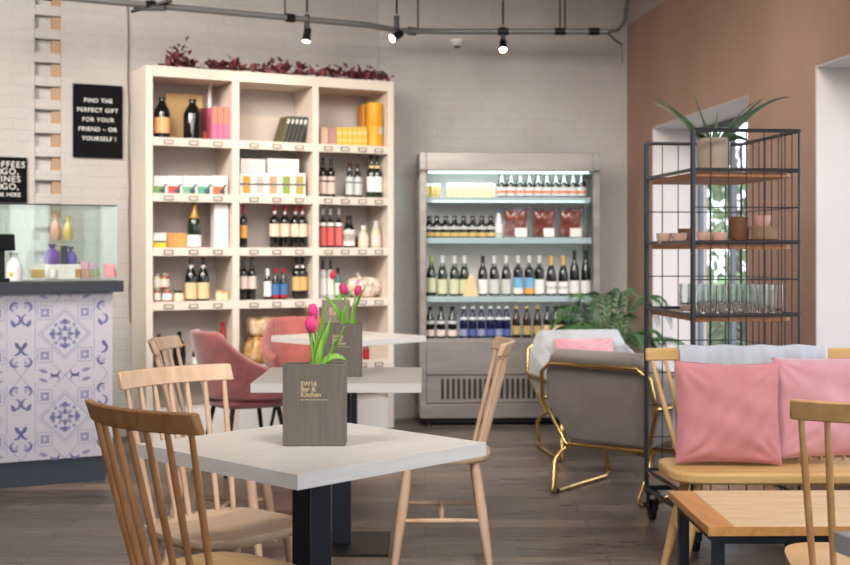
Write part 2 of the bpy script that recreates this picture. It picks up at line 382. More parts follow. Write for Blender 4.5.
for px in (47, 150, 290, 412): 
    p = pp(min(px, 372)) if px < 380 else Vector((pw2(px).x, 9.05, PZ+.04)); sleeve(p).build('coupling', M_BLACK, pipe)
for px in (503, 560, 594): 
    m = MB(); p = pw2(px); m.cyl(p-Vector((.04, 0, 0)), p+Vector((.04, 0, 0)), .028, seg=10); m.build('coupling', M_BLACK, pipe)
for px in (152, 155): 
    p = pp(px); m = MB(); m.cyl(p, Vector((p.x, p.y, HT)), .006, seg=6); m.build('hanger_rod', M_BLACK, pipe)
for px in (285, 418, 560, 565):
    p = pp(px) if px < 380 else pw2(px); m = MB(); m.cyl(p, Vector((p.x, p.y, HT)), .006, seg=6); m.build('hanger_rod', M_BLACK, pipe)
m = MB(); p = pp(150); m.box(p+Vector((0, 0, -.02)), (.2, .05, .025)); m.tube([p+Vector((-.12, 0, -.04)), p+Vector((.14, 0, .03))], .012, 6); m.build('bracket', M_BLACK, pipe)
M_LAMP = mat('lamp_glow', (255, 235, 200), emit=(255, 225, 180), es=14)
def spotlight(p, aim, label, energy, size=75):
    t = thing('track_spotlight', label, 'spotlight', p, 0, 'track spotlights')
    d = (Vector(aim)-p).normalized(); M = d.to_track_quat('-Z', 'Y').to_matrix()
    m = MB(); m.cyl((0, 0, HT-p.z), (0, 0, .05), .007, seg=8); m.build('stem', M_BLACK, t)
    m = MB(); m.box((0, 0, -.015), (.035, .035, .10)); m.build('bracket', M_BLACK, t, bevel=.005)
    c0 = Vector((0, 0, -.105))
    m = MB(); m.lathe([(.0, .05), (.026, .046), (.028, -.03), (.033, -.05), (.028, -.05), (.026, -.038)], c0, 14, M=M); m.build('lamp_head', M_BLACK, t)
    m = MB(); m.lathe([(.0, -.046), (.027, -.047)], c0, 14, M=M); m.build('lens', M_LAMP, t)
    L = bpy.data.lights.new('spot', 'SPOT'); L.energy = energy; L.color = (1, .78, .52) if energy < 100 else (1, .94, .87); L.spot_size = math.radians(size); L.spot_blend = .8; L.shadow_soft_size = .04 if energy < 100 else .45
    lo = bpy.data.objects.new('spot_light', L); C.objects.link(lo); lo.parent = t; lo.location = c0+d*.06; lo.rotation_euler = d.to_track_quat('-Z', 'Y').to_euler()
bc_at = lambda s, t, z: BC0+U*s+V*t+Vector((0, 0, z))
spotlight(pp(307), pp(307)+Vector((-.1, -.25, -1)), 'small black track spotlight above the bookcase, leftmost of the lit three', 22)
spotlight(pp(352)+V*.0+Vector((.31, .0, .02)), pp(352)+Vector((-.5, -.75, -.6)), 'small black track spotlight tilted down beside the bookcase end, middle of the lit three', 20)
spotlight(pw2(503), pw2(503)+Vector((-.05, -.7, -.8)), 'small black track spotlight above the chiller cabinet, glowing warm', 25)
for k, (x, y, ax, ay, az, pw_, lb) in enumerate(((-3.2, 5.2, -2.6, 8.3, 1.4, 300, 'added unseen fill spotlight over the bar aimed at the brick wall'), (-1.6, 5.4, -1.4, 8.6, 1.3, 195, 'added unseen fill spotlight over the middle tables aimed at the bookcase'),
        (.2, 5.6, .1, 9.3, 1.1, 110, 'added unseen fill spotlight over the aisle aimed at the chiller'), (1.2, 5.2, 1.0, 8.6, .6, 140, 'added unseen fill spotlight over the armchairs aimed at the far corner'),
        (-1.8, 2.2, -1.0, 5.5, .6, 190, 'added unseen fill spotlight over the near tables aimed down the room'), (.6, 2.2, .6, 5.6, .4, 230, 'added unseen fill spotlight over the bench aimed down the room'))):
    spotlight(Vector((x, y, 3.45)), (ax, ay, az), lb, pw_, 88)  # out-of-view spots added to brighten the deep room, modelled like the visible ones
spotlight(Vector((-.95, 7.2, 3.2)), bc_at(.92, .25, 2.15), 'added unseen narrow warm spotlight aimed at the middle column of the bookcase', 38, 34)  # one more added spot out of view, warms the middle column
m = MB(); p = Vector(((457-CX)/F*9.6, 9.63, 2.93)); m.lathe([(0, .02), (.05, .02), (.055, 0), (.05, -.01), (.03, -.035), (0, -.045)], (0, 0, 0), 16)
o = m.build('security_camera', M_WHITE); o.location = p; tag(o, 'small white dome security camera high on the back wall', 'camera')
m = MB(); m.lathe([(0, -.05), (.02, -.045), (.03, -.034), (.031, -.02)], (0, 0, 0), 12); m.build('dome_lens', M_BLACK, o)
# ------------------------------------------------------------------ the bookcase
SZ = [2.055, 1.681, 1.317, .952, .50]                # tops of its shelves
bc = thing('bookcase', 'tall cream three-column bookcase of wines and groceries against the brick wall', 'bookcase', BC0, TH)
BW, BD, BH = 1.825, .40, 2.53
COLS = [(.047, .598), (.647, 1.189), (1.235, 1.778)]
for name, a, b in (('side_panel', 0, .047), ('divider', .598, .647), ('divider', 1.189, 1.235), ('side_panel', 1.778, BW)):
    m = MB(); m.b2((a, 0, 0), (b, BD, BH)); m.build(name, M_SHELF, bc, bevel=.003)
m = MB(); m.b2((.047, .0005, BH-.07), (.598, BD, BH)); m.b2((.647, .0005, BH-.07), (1.189, BD, BH)); m.b2((1.235, .0005, BH-.07), (1.778, BD, BH)); m.build('top_panel', M_SHELF, bc)
m = MB()
for a, b in COLS: m.b2((a, BD-.02, .02), (b, BD-.004, BH-.07))
m.build('back_panel', M_SHBACK, bc, smooth=False)
m = MB()
for a, b in COLS: m.b2((a, .001, .0), (b, BD-.02, .22))
m.build('plinth', M_WHITE, bc)
M_BRZ = mat('bronze_holder', (96, 76, 60), .5, .3); M_TAG = mat('tag_card', (226, 212, 198), .7)
for z in SZ:
    for j, (a, b) in enumerate(COLS):
        m = MB(); m.b2((a, .001, z-.056), (b, .02, z)); m.b2((a, .02, z-.022), (b, BD-.02, z)); m.build('shelf', M_SHELF, bc)
        n = 4 if j == 2 else 3
        for k in range(n):
            x = a+(b-a)*((.19, .50, .81)[k] if n == 3 else (.13, .37, .62, .86)[k]); zc = z-.031
            m = MB(); w, h, e = .031, .0135, .004
            for lo, hi in (((x-w, -.006, zc-h), (x+w, .0005, zc-h+e)), ((x-w, -.006, zc+h-e), (x+w, .0005, zc+h)), ((x-w, -.006, zc-h), (x-w+e, .0005, zc+h)), ((x+w-e, -.006, zc-h), (x+w, .0005, zc+h))): m.b2(lo, hi)
            hd = m.build('label_holder', M_BRZ, bc, smooth=False)
            m = MB(); m.b2((x-w+e, -.002, zc-h+e), (x+w-e, .0004, zc+h-e)); m.build('card', M_TAG, hd, smooth=False)
def bs(px, t): 
    q = on_plane(px, BC0+V*t); return (q-BC0).dot(U), q.y
def span(x0, x1, ytop, row, t):
    a, d0 = bs(x0, t); b, d1 = bs(x1, t); d = (d0+d1)/2
    w = b-a; s = (a+b)/2; ca, cb = min(COLS, key=lambda q: abs((q[0]+q[1])/2-s)); w = min(w, cb-ca-.01)
    s = min(max(s, ca+w/2+.004), cb-w/2-.004)
    return s, w, H-(ytop-HY)/F*d-SZ[row]
def bloc(s, t, row, dz=0): return BC0+U*s+V*t+Vector((0, 0, SZ[row]+.0005+dz))
PROT = {}
SHAPES = {   # (radius, height) as fractions of the body radius and of the total height
 'wine': [(0, 0), (.94, 0), (1, .012), (1, .60), (.93, .66), (.62, .71), (.38, .75), (.34, .80), (.33, .955), (.40, .957), (.40, .985), (.33, 1), (0, 1)],
 'burgundy': [(0, 0), (.94, 0), (1, .012), (1, .50), (.95, .57), (.80, .645), (.56, .72), (.38, .79), (.33, .85), (.32, .955), (.39, .957), (.39, .985), (.32, 1), (0, 1)],
 'beer': [(0, 0), (.93, 0), (1, .015), (1, .55), (.92, .63), (.64, .72), (.45, .80), (.40, .94), (.46, .945), (.46, 1), (0, 1)],
 'growler': [(0, 0), (.94, 0), (1, .015), (1, .60), (.95, .67), (.72, .77), (.46, .85), (.38, .89), (.36, .94), (.44, .945), (.44, 1), (0, 1)],
 'sauce': [(0, 0), (.94, 0), (1, .015), (1, .50), (.90, .60), (.58, .74), (.42, .82), (.40, .93), (.46, .935), (.46, 1), (0, 1)],
 'jar': [(0, 0), (.94, 0), (1, .03), (1, .72), (.9, .80), (.86, .82), (.86, .83), (.92, .83), (.92, 1), (0, 1)]}
def prof(shape, h, r): return [(a*r, b*h) for a, b in SHAPES[shape]]
def rad(shape, f):
    P = SHAPES[shape]
    for (r0, z0), (r1, z1) in zip(P, P[1:]):
        if z0 <= f <= z1 and z1 > z0: return r0+(r1-r0)*(f-z0)/(z1-z0)
    return P[-2][0]
def bottle(label, loc, h, r, glass, shape='wine', bands=(), cap=None, cat='bottle', group=None, name='wine_bottle'):
    """bands: (from, to, material, part name); cap: (from, material, part name)"""
    key = (shape, round(h, 3), round(r, 3), glass.name, str([(b[0], b[1], b[2].name) for b in bands]), str(cap and (cap[0], cap[1].name)))
    if key in PROT: o = copy_tree(PROT[key])
    else:
        m = MB(); m.lathe(prof(shape, h, r), seg=14); o = m.build(name, glass)
        for a, b, mt, nm in bands:
            zs_ = [a+(b-a)*k/4 for k in range(5)]; m = MB()
            m.lathe([(rad(shape, f)*r*1.02+.0004, f*h) for f in zs_], seg=14); m.build(nm, mt, o)
        if cap:
            zs_ = [cap[0]+(1-cap[0])*k/6 for k in range(7)]; m = MB()
            m.lathe([(rad(shape, min(f, .99))*r*1.05+.0006, f*h+(.001 if k == 6 else 0)) for k, f in enumerate(zs_)]+[(0, h*1.003)], seg=14); m.build(cap[2], cap[1], o)
        PROT[key] = o
    o.location = loc; o.rotation_euler = (0, 0, TH)
    for k in ('label', 'category', 'group'):
        if k in o: del o[k]
    o.name = name
    return tag(o, label, cat, group)
cm = lambda name, rgb, rough=.6: mat(name, rgb, rough)
L_BEIGE, L_WHITE, L_PEACH = cm('label_beige', (222, 196, 150)), cm('label_white', (232, 228, 222)), cm('label_peach', (236, 208, 184))
L_ORANGE, L_RED, L_PINKRED = cm('label_orange', (226, 166, 84)), cm('foil_red', (172, 30, 46), .35), cm('label_coral', (220, 104, 96))
L_BLUE, L_YEL, L_GOLD = cm('label_blue', (66, 112, 170)), cm('label_straw', (204, 174, 112)), mat('foil_gold', (212, 164, 86), .35, .5)
L_BLK, L_GREY, L_PALEPINK = cm('foil_black', (24, 22, 24), .4), cm('label_silver', (200, 200, 198)), cm('label_blush', (228, 206, 196))
M_AMBER = mat('jam_glass', (150, 74, 40), .1, coat=.4); M_PALEJAR = mat('pale_preserve', (222, 204, 170), .2, coat=.4)
M_PALEBOT = mat('pale_bottle', (206, 198, 170), .15, coat=.4); M_CLEARISH = mat('frosted_bottle', (200, 204, 200), .15, coat=.4)
M_KRAFT = mat('kraft_card', (206, 172, 120), .8)
def bplace(items, row, t, label, n0=0, **kw):
    """items: (x0, x1, ytop); label takes {o} for the ordinal phrase"""
    hs = []; rs = []
    for x0, x1, yt in items:
        s, w, h = span(x0, x1, yt, row, t); hs.append(h); rs.append(w/2)
    h, r = sum(hs)/len(hs), sum(rs)/len(rs)*1.0
    for i, (x0, x1, yt) in enumerate(items):
        s = span(x0, x1, yt, row, t)[0]; n = len(items)
        o = ('the left one of the two', 'the right one of the two')[i] if n == 2 else (ordn(i, n) if n > 1 else '')
        bottle(label.replace('{o}', o), bloc(s, t, row), h, r, **kw)
def carton(name, label, cat, x0, x1, ytop, row, t, depth, m_, group=None, dz=0, parts=(), h=None, bevel=.002):
    s, w, hh = span(x0, x1, ytop, row, t); hh = hh-dz if h is None else h
    b = MB(); b.b2((-w/2, 0, 0), (w/2, depth, hh)); o = b.build(name, m_, bevel=bevel)
    put(o, bloc(s, t, row, dz), TH); tag(o, label, cat, group)
    for nm, a0, a1, c0, c1, mt in parts:
        q = MB(); q.b2((-w/2+a0*w, -.0012, c0*hh), (-w/2+a1*w, .001, c1*hh)); q.build(nm, mt, o, smooth=False)
    return o, w, hh
# --- top row
bplace([(153.8, 170, 97.5)], 0, .10, 'dark growler bottle with an orange label, in the top left corner of the bookcase', glass=M_DARKGLASS, shape='growler', bands=[(.12, .50, cm('label_apricot', (232, 176, 120)), 'label')], name='growler_bottle', group='growlers on the top shelf')
bplace([(183.5, 201.5, 99.5)], 0, .10, 'plain dark growler bottle without label, beside the leaning kraft board', glass=M_DARKGLASS, shape='growler', name='growler_bottle', group='growlers on the top shelf')
carton('kraft_board', 'kraft card board leaning behind the two dark growlers', 'board', 166, 203, 94, 0, .30, .012, M_KRAFT)
carton('wine_gift_box', 'dark red gift box between a growler and the pink books', 'box', 203, 214, 108, 0, .2, .08, cm('dark_red_card', (110, 36, 44)), parts=[('band', 0, 1, .05, .3, cm('orange_band', (206, 120, 60)))])
M_PK1, M_PK2 = cm('book_salmon', (228, 132, 112)), cm('book_pink', (222, 112, 150))
for i in range(3):
    carton('pink_book', 'pink and salmon book on the top shelf, %s of three' % ('leftmost', 'middle one', 'rightmost')[i], 'book', 212.2+i*5.75, 217.5+i*5.75, 107, 0, .06, .15, M_PK2, 'pink books on the top shelf', parts=[('cover_band', .04, .96, .5, 1, M_PK1)])
m = MB(); s, w, h = span(211.2, 213.4, 81, 0, .24); m.lathe([(0, 0), (.012, 0), (.012, h*.96), (.009, h*.985), (0, h)], seg=10)
o = m.build('candle', M_WHITE); put(o, bloc(bs(212.3, .24)[0]-.02, .24, 0)); tag(o, 'tall white candle standing behind the pink books', 'candle')
M_BK1, M_BK2 = cm('book_slate', (66, 66, 62)), cm('book_olive', (92, 88, 60))
for i in range(5):
    b = MB(); b.b2((0, 0, 0), (.026, .17, .205)); o = b.build('dark_book', M_BK2 if i == 0 else M_BK1, bevel=.002)
    ln = math.radians(17); o.location = bloc(1.102-.032*(4-i), .08, 0); o.rotation_euler = (Matrix.Rotation(TH, 3, 'Z') @ Matrix.Rotation(ln, 3, 'Y')).to_euler()
    tag(o, 'dark slate book leaning on the top shelf, %s of five' % ordn(i, 5), 'book', 'leaning books on the top shelf')
    q = MB(); q.b2((.004, -.001, .15), (.022, .001, .185)); q.build('spine_title', L_GREY, o, smooth=False)
carton('blush_box', 'small blush-coloured box beside the yellow books on the top shelf', 'box', 320.5, 328, 127.5, 0, .08, .12, cm('blush_card', (226, 186, 160)))
carton('mauve_box', 'small mauve box between the blush box and the yellow books', 'box', 328.5, 336.5, 128.5, 0, .08, .12, cm('mauve_card', (186, 140, 138)))
M_YEL, M_YELP = cm('yellow_card', (222, 190, 84)), cm('yellow_pale', (230, 212, 150))
for i in range(6):
    carton('yellow_book', 'yellow paperback beside the tall yellow tin, %s of six' % ordn(i, 6), 'book', 337.3+i*5.05, 342+i*5.05, 127.5-.15*i, 0, .07, .13, M_YEL, 'yellow paperbacks on the top shelf', parts=[('spine_stripe', .1, .9, .62, .74, M_YELP), ('spine_stripe', .1, .9, .25, .32, M_YELP)])
s_, w, h = span(370.5, 385.5, 103.5, 0, .10); q = MB(); r_ = w/2; q.lathe([(0, 0), (r_, 0), (r_, h*.49), (r_*.985, h*.495), (r_, h*.50), (r_, h*.985), (r_*.97, h), (0, h)], seg=28)
o = q.build('yellow_tin', cm('tin_yellow', (222, 160, 36), .45)); put(o, bloc(s_, .10, 0), TH); tag(o, 'tall round golden yellow tin in the top right corner of the bookcase', 'tin')
q = MB(); q.grid(lambda u, v: (r_*1.01*math.cos(-PI/2+.15+.85*u), r_*1.01*math.sin(-PI/2+.15+.85*u), h*(.28+.17*v)), 6, 2); q.build('silver_label', L_GREY, o)
carton('orange_tin', 'orange tin standing behind the tall yellow tin', 'tin', 363, 373, 104.5, 0, .19, .1, cm('tin_orange', (206, 132, 44), .45), bevel=.008)
# --- second row
for i, (nm, c) in enumerate([('green', (126, 168, 96)), ('red', (222, 84, 72)), ('mint', (120, 180, 150)), ('teal', (92, 168, 140)), ('orange', (232, 112, 76))]):
    mc = cm('tea_'+nm, c)
    o, w, h = carton('tea_box', 'white tea box with %s picture, on the second shelf of the left column' % nm, 'box', 153.5+i*14.95, 167.8+i*14.95, 176, 1, .05, .08, M_WHITE, 'tea boxes on the second shelf', parts=[('picture', .0, .8, 0, .42, mc)])
    q = MB(); q.tube([(w*.12, -.002, h*.08), (w*.2, -.002, h*.32), (w*.3, -.002, h*.5), (w*.42, -.002, h*.5)], .006, 6); q.lathe([(0, -.02), (.016, -.012), (.02, 0), (.016, .012), (0, .02)], (w*.12, -.001, h*.16), 8); q.build('teapot_motif', cm('motif_navy', (70, 84, 90)), o)
JC = [('amber', (196, 150, 74)), ('silver', (184, 178, 174)), ('tan', (190, 154, 116)), ('lime', (140, 162, 84)), ('olive', (178, 162, 88))]
for i, (nm, c) in enumerate(JC):
    x = 239.8+i*13.2
    o, w, h = carton('jar_carton', 'white windowed carton showing %s preserve, second shelf of the middle column' % nm, 'box', x, x+13, 173, 1, .05, .08, M_WHITE, 'windowed jar cartons on the second shelf')
    q = MB(); q.b2((-w*.27, -.0015, h*.08), (w*.33, .002, h*.44)); q.b2((-w*.27, -.0015, h*.54), (w*.33, .002, h*.86)); q.build('window', cm('preserve_'+nm, c, .3), o, smooth=False)
    q = MB(); q.b2((-w*.5, -.0018, h*.45), (w*.5, .001, h*.53)); q.build('band', cm('band_grey', (90, 84, 84)), o, smooth=False)
M_LILAC = cm('lilac_card', (214, 204, 206))
for x0, x1, lb in ((240.5, 265.5, 'pale lilac box lying on the windowed jar cartons, beside the divider'), (268.5, 299, 'longer pale box lying on the windowed jar cartons, with lilac band')):
    o, w, h = carton('gift_box', lb, 'box', x0, x1, 159, 1, .05, .08, M_WHITE if x0 > 250 else M_LILAC, 'pale boxes on the jar cartons', dz=span(x0, x1, 173, 1, .05)[2]+.001, parts=[('band', .1, .9, .35, .75, M_LILAC if x0 > 250 else L_GREY)])
bplace([(319.5, 326.7, 158.5), (327, 335, 157)], 1, .12, '{o} wines with blush labels on second shelf', glass=M_DARKGLASS, bands=[(.08, .38, L_PALEPINK, 'label'), (.42, .52, L_PALEPINK, 'shoulder_label')], group='blush label wines')
bplace([(346, 353.5, 163.5), (353.8, 361.5, 163.5)], 1, .10, '{o} small dark silver-label bottles on second shelf', glass=M_DARKGLASS, shape='sauce', bands=[(.08, .42, L_GREY, 'label'), (.45, .6, L_GREY, 'shoulder_label')], cap=(.86, cm('cap_maroon', (70, 30, 30)), 'cap'), name='dressing_bottle', group='small dark bottles on the second shelf')
bplace([(367, 376.3, 156), (377, 386.6, 155.5)], 1, .10, '{o} white-label wines ending the second shelf', glass=M_GREENGLASS, shape='burgundy', bands=[(.14, .50, L_WHITE, 'label'), (.70, .76, L_BEIGE, 'neck_label')], cap=(.86, L_BLK, 'capsule'), group='white label wines on the second shelf')
# --- third row
o, w, h = carton('tea_carton', 'small white carton with a yellow base on the third shelf of the left column', 'box', 153.5, 166, 233, 2, .06, .07, M_WHITE, parts=[('yellow_base', 0, 1, 0, .32, cm('lemon_card', (232, 206, 40))), ('dark_band', 0, 1, .34, .46, cm('band_dark', (70, 70, 66)))])
carton('honey_box', 'small amber box beside the champagne bottle', 'box', 161.5, 188, 233, 2, .15, .1, cm('amber_card', (214, 158, 90)))
bplace([(187.5, 201, 203)], 2, .10, 'champagne bottle with gold foil neck and white label', glass=M_GREENGLASS, shape='burgundy', bands=[(.02, .28, L_WHITE, 'label')], cap=(.66, L_GOLD, 'foil'), name='champagne_bottle')
carton('white_gift_box', 'tall plain white bottle box beside the champagne', 'box', 214.5, 228.5, 204, 2, .06, .095, cm('box_offwhite', (232, 222, 220)))
bplace([(239.8, 247.2, 205)], 2, .11, 'wine bottle with red capsule and orange label alone beside the divider', glass=M_DARKGLASS, bands=[(.22, .52, L_ORANGE, 'label')], cap=(.80, L_RED, 'capsule'))
bplace([(269.8, 279.4, 205), (280, 289.6, 205.5), (290.4, 300, 205.5), (300.8, 310.6, 206)], 2, .10, 'red-capped wine with peach label on third shelf, {o} of four', glass=M_DARKGLASS, bands=[(.26, .56, L_PEACH, 'label'), (.80, .86, L_WHITE, 'neck_label')], cap=(.86, L_RED, 'capsule'), group='red capped wines on the third shelf')
bplace([(319.6, 326, 209), (327, 334, 209), (335.2, 342.2, 208.5)], 2, .11, 'slim bottle with coral label, {o} of three on third shelf', glass=M_DARKGLASS, bands=[(.05, .52, L_PINKRED, 'label'), (.55, .64, L_WHITE, 'shoulder_label')], cap=(.85, L_GREY, 'cap'), shape='wine', group='coral label bottles')
bplace([(343.5, 354.5, 216)], 2, .10, 'short bottle with dark neck and white label in the third row', glass=M_DARKGLASS, shape='sauce', bands=[(.06, .56, L_WHITE, 'label'), (.2, .44, L_PALEPINK, 'picture')], cap=(.72, L_BLK, 'cap'), name='oil_bottle')
bplace([(354.8, 358.6, 236)], 2, .2, 'tiny dark bottle behind the pale bottles on the third shelf', glass=M_DARKGLASS, shape='sauce', name='oil_bottle')
bplace([(358.4, 368, 226)], 2, .10, 'pale yellowish dressing bottle with cream label, beside a slimmer pale bottle', glass=M_PALEBOT, shape='sauce', bands=[(.1, .5, L_PEACH, 'label')], cap=(.85, L_WHITE, 'cap'), name='dressing_bottle')
bplace([(371, 380.5, 221)], 2, .10, 'pale bottle with grey cap at the end of the third shelf', glass=M_PALEBOT, shape='sauce', bands=[(.06, .48, L_PALEPINK, 'label')], cap=(.78, L_GREY, 'cap'), name='dressing_bottle')
# --- fourth row
M_LID = mat('jar_lid', (176, 160, 146), .35, .5)
def jar(label, x0, x1, ytop, row, t, glass, lab=None, lid=M_LID, dz=0, group='preserve jars', h=None):
    s, w, hh = span(x0, x1, ytop, row, t); hh = (hh-dz) if h is None else h
    return bottle(label, bloc(s, t, row, dz), hh, w/2*.97, glass, 'jar', [(.12, .66, lab, 'label')] if lab else (), (.825, lid, 'lid'), 'jar', group, 'preserve_jar'), hh
_, h0 = jar('jar with white label in the left corner of the fourth shelf, lower of its stack', 153.6, 160.6, 288.5, 3, .08, M_AMBER, L_WHITE)
jar('jar with white label in the left corner of the fourth shelf, upper of its stack', 153.6, 160.6, 274, 3, .08, M_PALEJAR, L_WHITE, dz=h0+.001)
_, h0 = jar('amber jar with white label, lower jar of the second stack', 162, 172, 289, 3, .08, M_AMBER, L_WHITE)
jar('jar with blush label and tan lid, upper jar of the second stack', 160, 169.5, 273.5, 3, .08, M_AMBER, L_PALEPINK, dz=h0+.001)
jar('squat pale jar with dark lid left of the two beige label wines', 173.6, 183.6, 291, 3, .08, M_PALEJAR, L_PEACH, L_BLK)
bplace([(185, 197, 258), (197.4, 209, 258.5)], 3, .10, '{o} beige-label wines, left column, fourth shelf', glass=M_DARKGLASS, shape='burgundy', bands=[(.05, .43, L_BEIGE, 'label'), (.78, .84, L_WHITE, 'neck_label')], group='beige label wines')
jar('small pale jar on the fourth shelf, left one of the pair', 215.3, 224.2, 290.5, 3, .08, M_PALEJAR, None, L_YEL)
jar('small pale jar on the fourth shelf, right one of the pair', 225, 232.5, 291, 3, .08, M_PALEJAR, None, L_YEL)
bplace([(239.6, 247, 257.5), (247.4, 256.4, 257)], 3, .11, '{o} pale pink-label wines on fourth shelf', glass=M_DARKGLASS, bands=[(.26, .55, L_PALEPINK, 'label')], group='pale pink label wines')
bplace([(264, 271.2, 269)], 3, .10, 'small white-capped bottle with white label beside the blue label bottles', glass=M_DARKGLASS, shape='sauce', bands=[(.1, .6, L_WHITE, 'label')], cap=(.78, L_WHITE, 'cap'), name='oil_bottle')
bplace([(271.8, 279.2, 268.5), (279.6, 287.4, 268.5)], 3, .10, '{o} small red-capped bottles with blue and red labels', glass=M_DARKGLASS, shape='sauce', bands=[(.05, .14, L_RED, 'red_band'), (.15, .5, L_BLUE, 'label')], cap=(.86, L_RED, 'cap'), name='sauce_bottle', group='blue label bottles')
bplace([(292.2, 301.6, 257), (302, 311.6, 257)], 3, .10, '{o} straw-label wines on fourth shelf', glass=M_DARKGLASS, bands=[(.2, .53, L_YEL, 'label'), (.74, .8, L_WHITE, 'neck_label')], cap=(.85, L_BLK, 'capsule'), group='straw label wines')
bplace([(319.6, 326, 259), (326.8, 334.4, 258)], 3, .12, '{o} frosted bottles with dark capsules behind the far tulips', glass=M_CLEARISH, bands=[(.1, .5, L_WHITE, 'label')], cap=(.72, L_BLK, 'capsule'), group='frosted bottles')
bplace([(335, 340.8, 268)], 3, .12, 'slim teal bottle with dark cap behind the far tulips', glass=cm('teal_glass', (66, 120, 110), .15), shape='sauce', bands=[(.1, .5, L_WHITE, 'label')], cap=(.8, L_BLK, 'cap'), name='oil_bottle')
def blob(name, label, cat, x0, x1, ytop, row, t, depth, m_, group=None, seed=1, knot=None, dz=0, h=None):
    s, w, hh = span(x0, x1, ytop, row, t); hh = hh-dz if h is None else h; R = random.Random(seed)
    ph = [R.uniform(0, 6.28) for _ in range(6)]
    def f(u, v):
        a = 2*PI*u; b = PI*v-PI/2; c = math.cos(b); k = 1+.06*math.sin(3*a+ph[0]+4*v)+.04*math.sin(7*a+ph[1])+.05*math.sin(9*v+ph[2])
        sx_ = math.copysign(abs(math.cos(a))**.7, math.cos(a)); sy_ = math.copysign(abs(math.sin(a))**.7, math.sin(a))
        sb = math.copysign(abs(math.sin(b))**.8, math.sin(b)); cc = max(c, 0)**.6
        return (w/2*sx_*cc*k, depth/2*sy_*cc*k, max(0, hh/2*(1+sb)*(k if v > .5 else 1)))
    b = MB(); b.grid(f, 28, 16, True); o = b.build(name, m_, ang=80); put(o, bloc(s, t, row, dz), TH); tag(o, label, cat, group)
    return o, w, hh
M_NUTS = mat('bagged_pasta', (222, 196, 170), .35, coat=.6); setc(M_NUTS, ramp(M_NUTS, noise(M_NUTS, coords(M_NUTS), 45, 4), [(.35, (186, 148, 118)), (.55, (236, 220, 204))]))
M_BREAD = mat('bagged_bread', (206, 140, 70), .35, coat=.6); setc(M_BREAD, ramp(M_BREAD, noise(M_BREAD, coords(M_BREAD), 16, 4), [(.3, (176, 88, 40)), (.5, (222, 166, 96)), (.7, (230, 214, 190))]))
M_BREAD2 = mat('bagged_rolls', (206, 180, 140), .35, coat=.6); setc(M_BREAD2, ramp(M_BREAD2, noise(M_BREAD2, coords(M_BREAD2), 20, 4), [(.3, (150, 120, 60)), (.5, (214, 180, 130)), (.7, (226, 216, 206))]))
o, w, h = blob('pasta_bag', 'clear bag of pale nuts or pasta on the fourth shelf, beside the far tulips', 'bag', 356, 386.5, 277.5, 3, .16, .16, M_NUTS, seed=3)
q = MB(); q.tube([(-w*.1, 0, h*.93), (-w*.12, 0, h*1.08), (-w*.2, .01, h*1.18)], [.012, .006, .018], 8); q.build('twisted_top', M_NUTS, o)
# --- bottom row
bplace([(153.8, 163.5, 334)], 4, .15, 'dark wine bottle on the lowest shelf, at the left end behind the chairs', glass=M_DARKGLASS, bands=[(.1, .4, L_BLK, 'label')], group='dark bottles on the lowest shelf')
bplace([(173, 185.5, 331.5)], 4, .12, 'dark wine bottle with amber neck label on the lowest shelf', glass=M_DARKGLASS, bands=[(.1, .45, L_BLK, 'label'), (.62, .66, L_ORANGE, 'neck_label')], group='dark bottles on the lowest shelf')
bplace([(192, 203.5, 343)], 4, .12, 'dark bottle with white label on the lowest shelf, beside the velvet chair', glass=M_DARKGLASS, shape='burgundy', bands=[(.1, .42, L_WHITE, 'label')], group='dark bottles on the lowest shelf')
bplace([(221.5, 229.5, 322)], 4, .12, 'red-capped bottle on the lowest shelf behind the velvet chair', glass=L_RED, shape='sauce', cap=(.8, L_RED, 'cap'), name='sauce_bottle')
_, _, hl = blob('bread_bag', 'bag of browned bread on the lowest shelf, lower of two stacked bags', 'bag', 244, 277, 337, 4, .16, .2, M_BREAD, 'bread bags on the lowest shelf', seed=5)
blob('bread_bag', 'bag of pale rolls stacked on top of the browned bread bag', 'bag', 246, 274, 317, 4, .16, .18, M_BREAD2, 'bread bags on the lowest shelf', seed=8, dz=hl+.002)
bplace([(363, 369, 341)], 4, .1, 'small red sauce bottle on the lowest shelf near the bookcase end', glass=cm('ketchup', (120, 34, 44), .2), shape='sauce', bands=[(.1, .5, L_RED, 'label')], cap=(.84, cm('cap_green', (80, 130, 80)), 'cap'), name='sauce_bottle')
# --- dried garland along the top
g = thing('dried_garland', 'dried garland of dark red leaves lying along the top of the bookcase', 'garland', BC0+Vector((0, 0, BH)), TH)
M_RLEAF = mat('dried_red_leaf', (92, 34, 40), .7); setc(M_RLEAF, ramp(M_RLEAF, noise(M_RLEAF, coords(M_RLEAF), 14, 2), [(.35, (70, 24, 28)), (.65, (134, 66, 72))]))
m = MB(); pts = [(.10+.168*k, .07+.02*math.sin(k*1.7), .02+.012*math.sin(k*2.1)) for k in range(11)]; m.tube(pts, .006, 6); m.build('stem', mat('twig', (70, 46, 38), .9), g)
m = MB()
cl = [(.18, .045), (.22, .075), (.27, .085), (.31, .05), (.45, .03), (.52, .05), (.58, .05), (.65, .05), (.75, .03), (.84, .035), (.95, .06), (1.02, .05), (1.1, .05), (1.2, .04), (1.3, .045), (1.38, .03), (1.47, .035), (1.55, .03), (1.62, .055), (1.7, .035), (1.78, .03)]
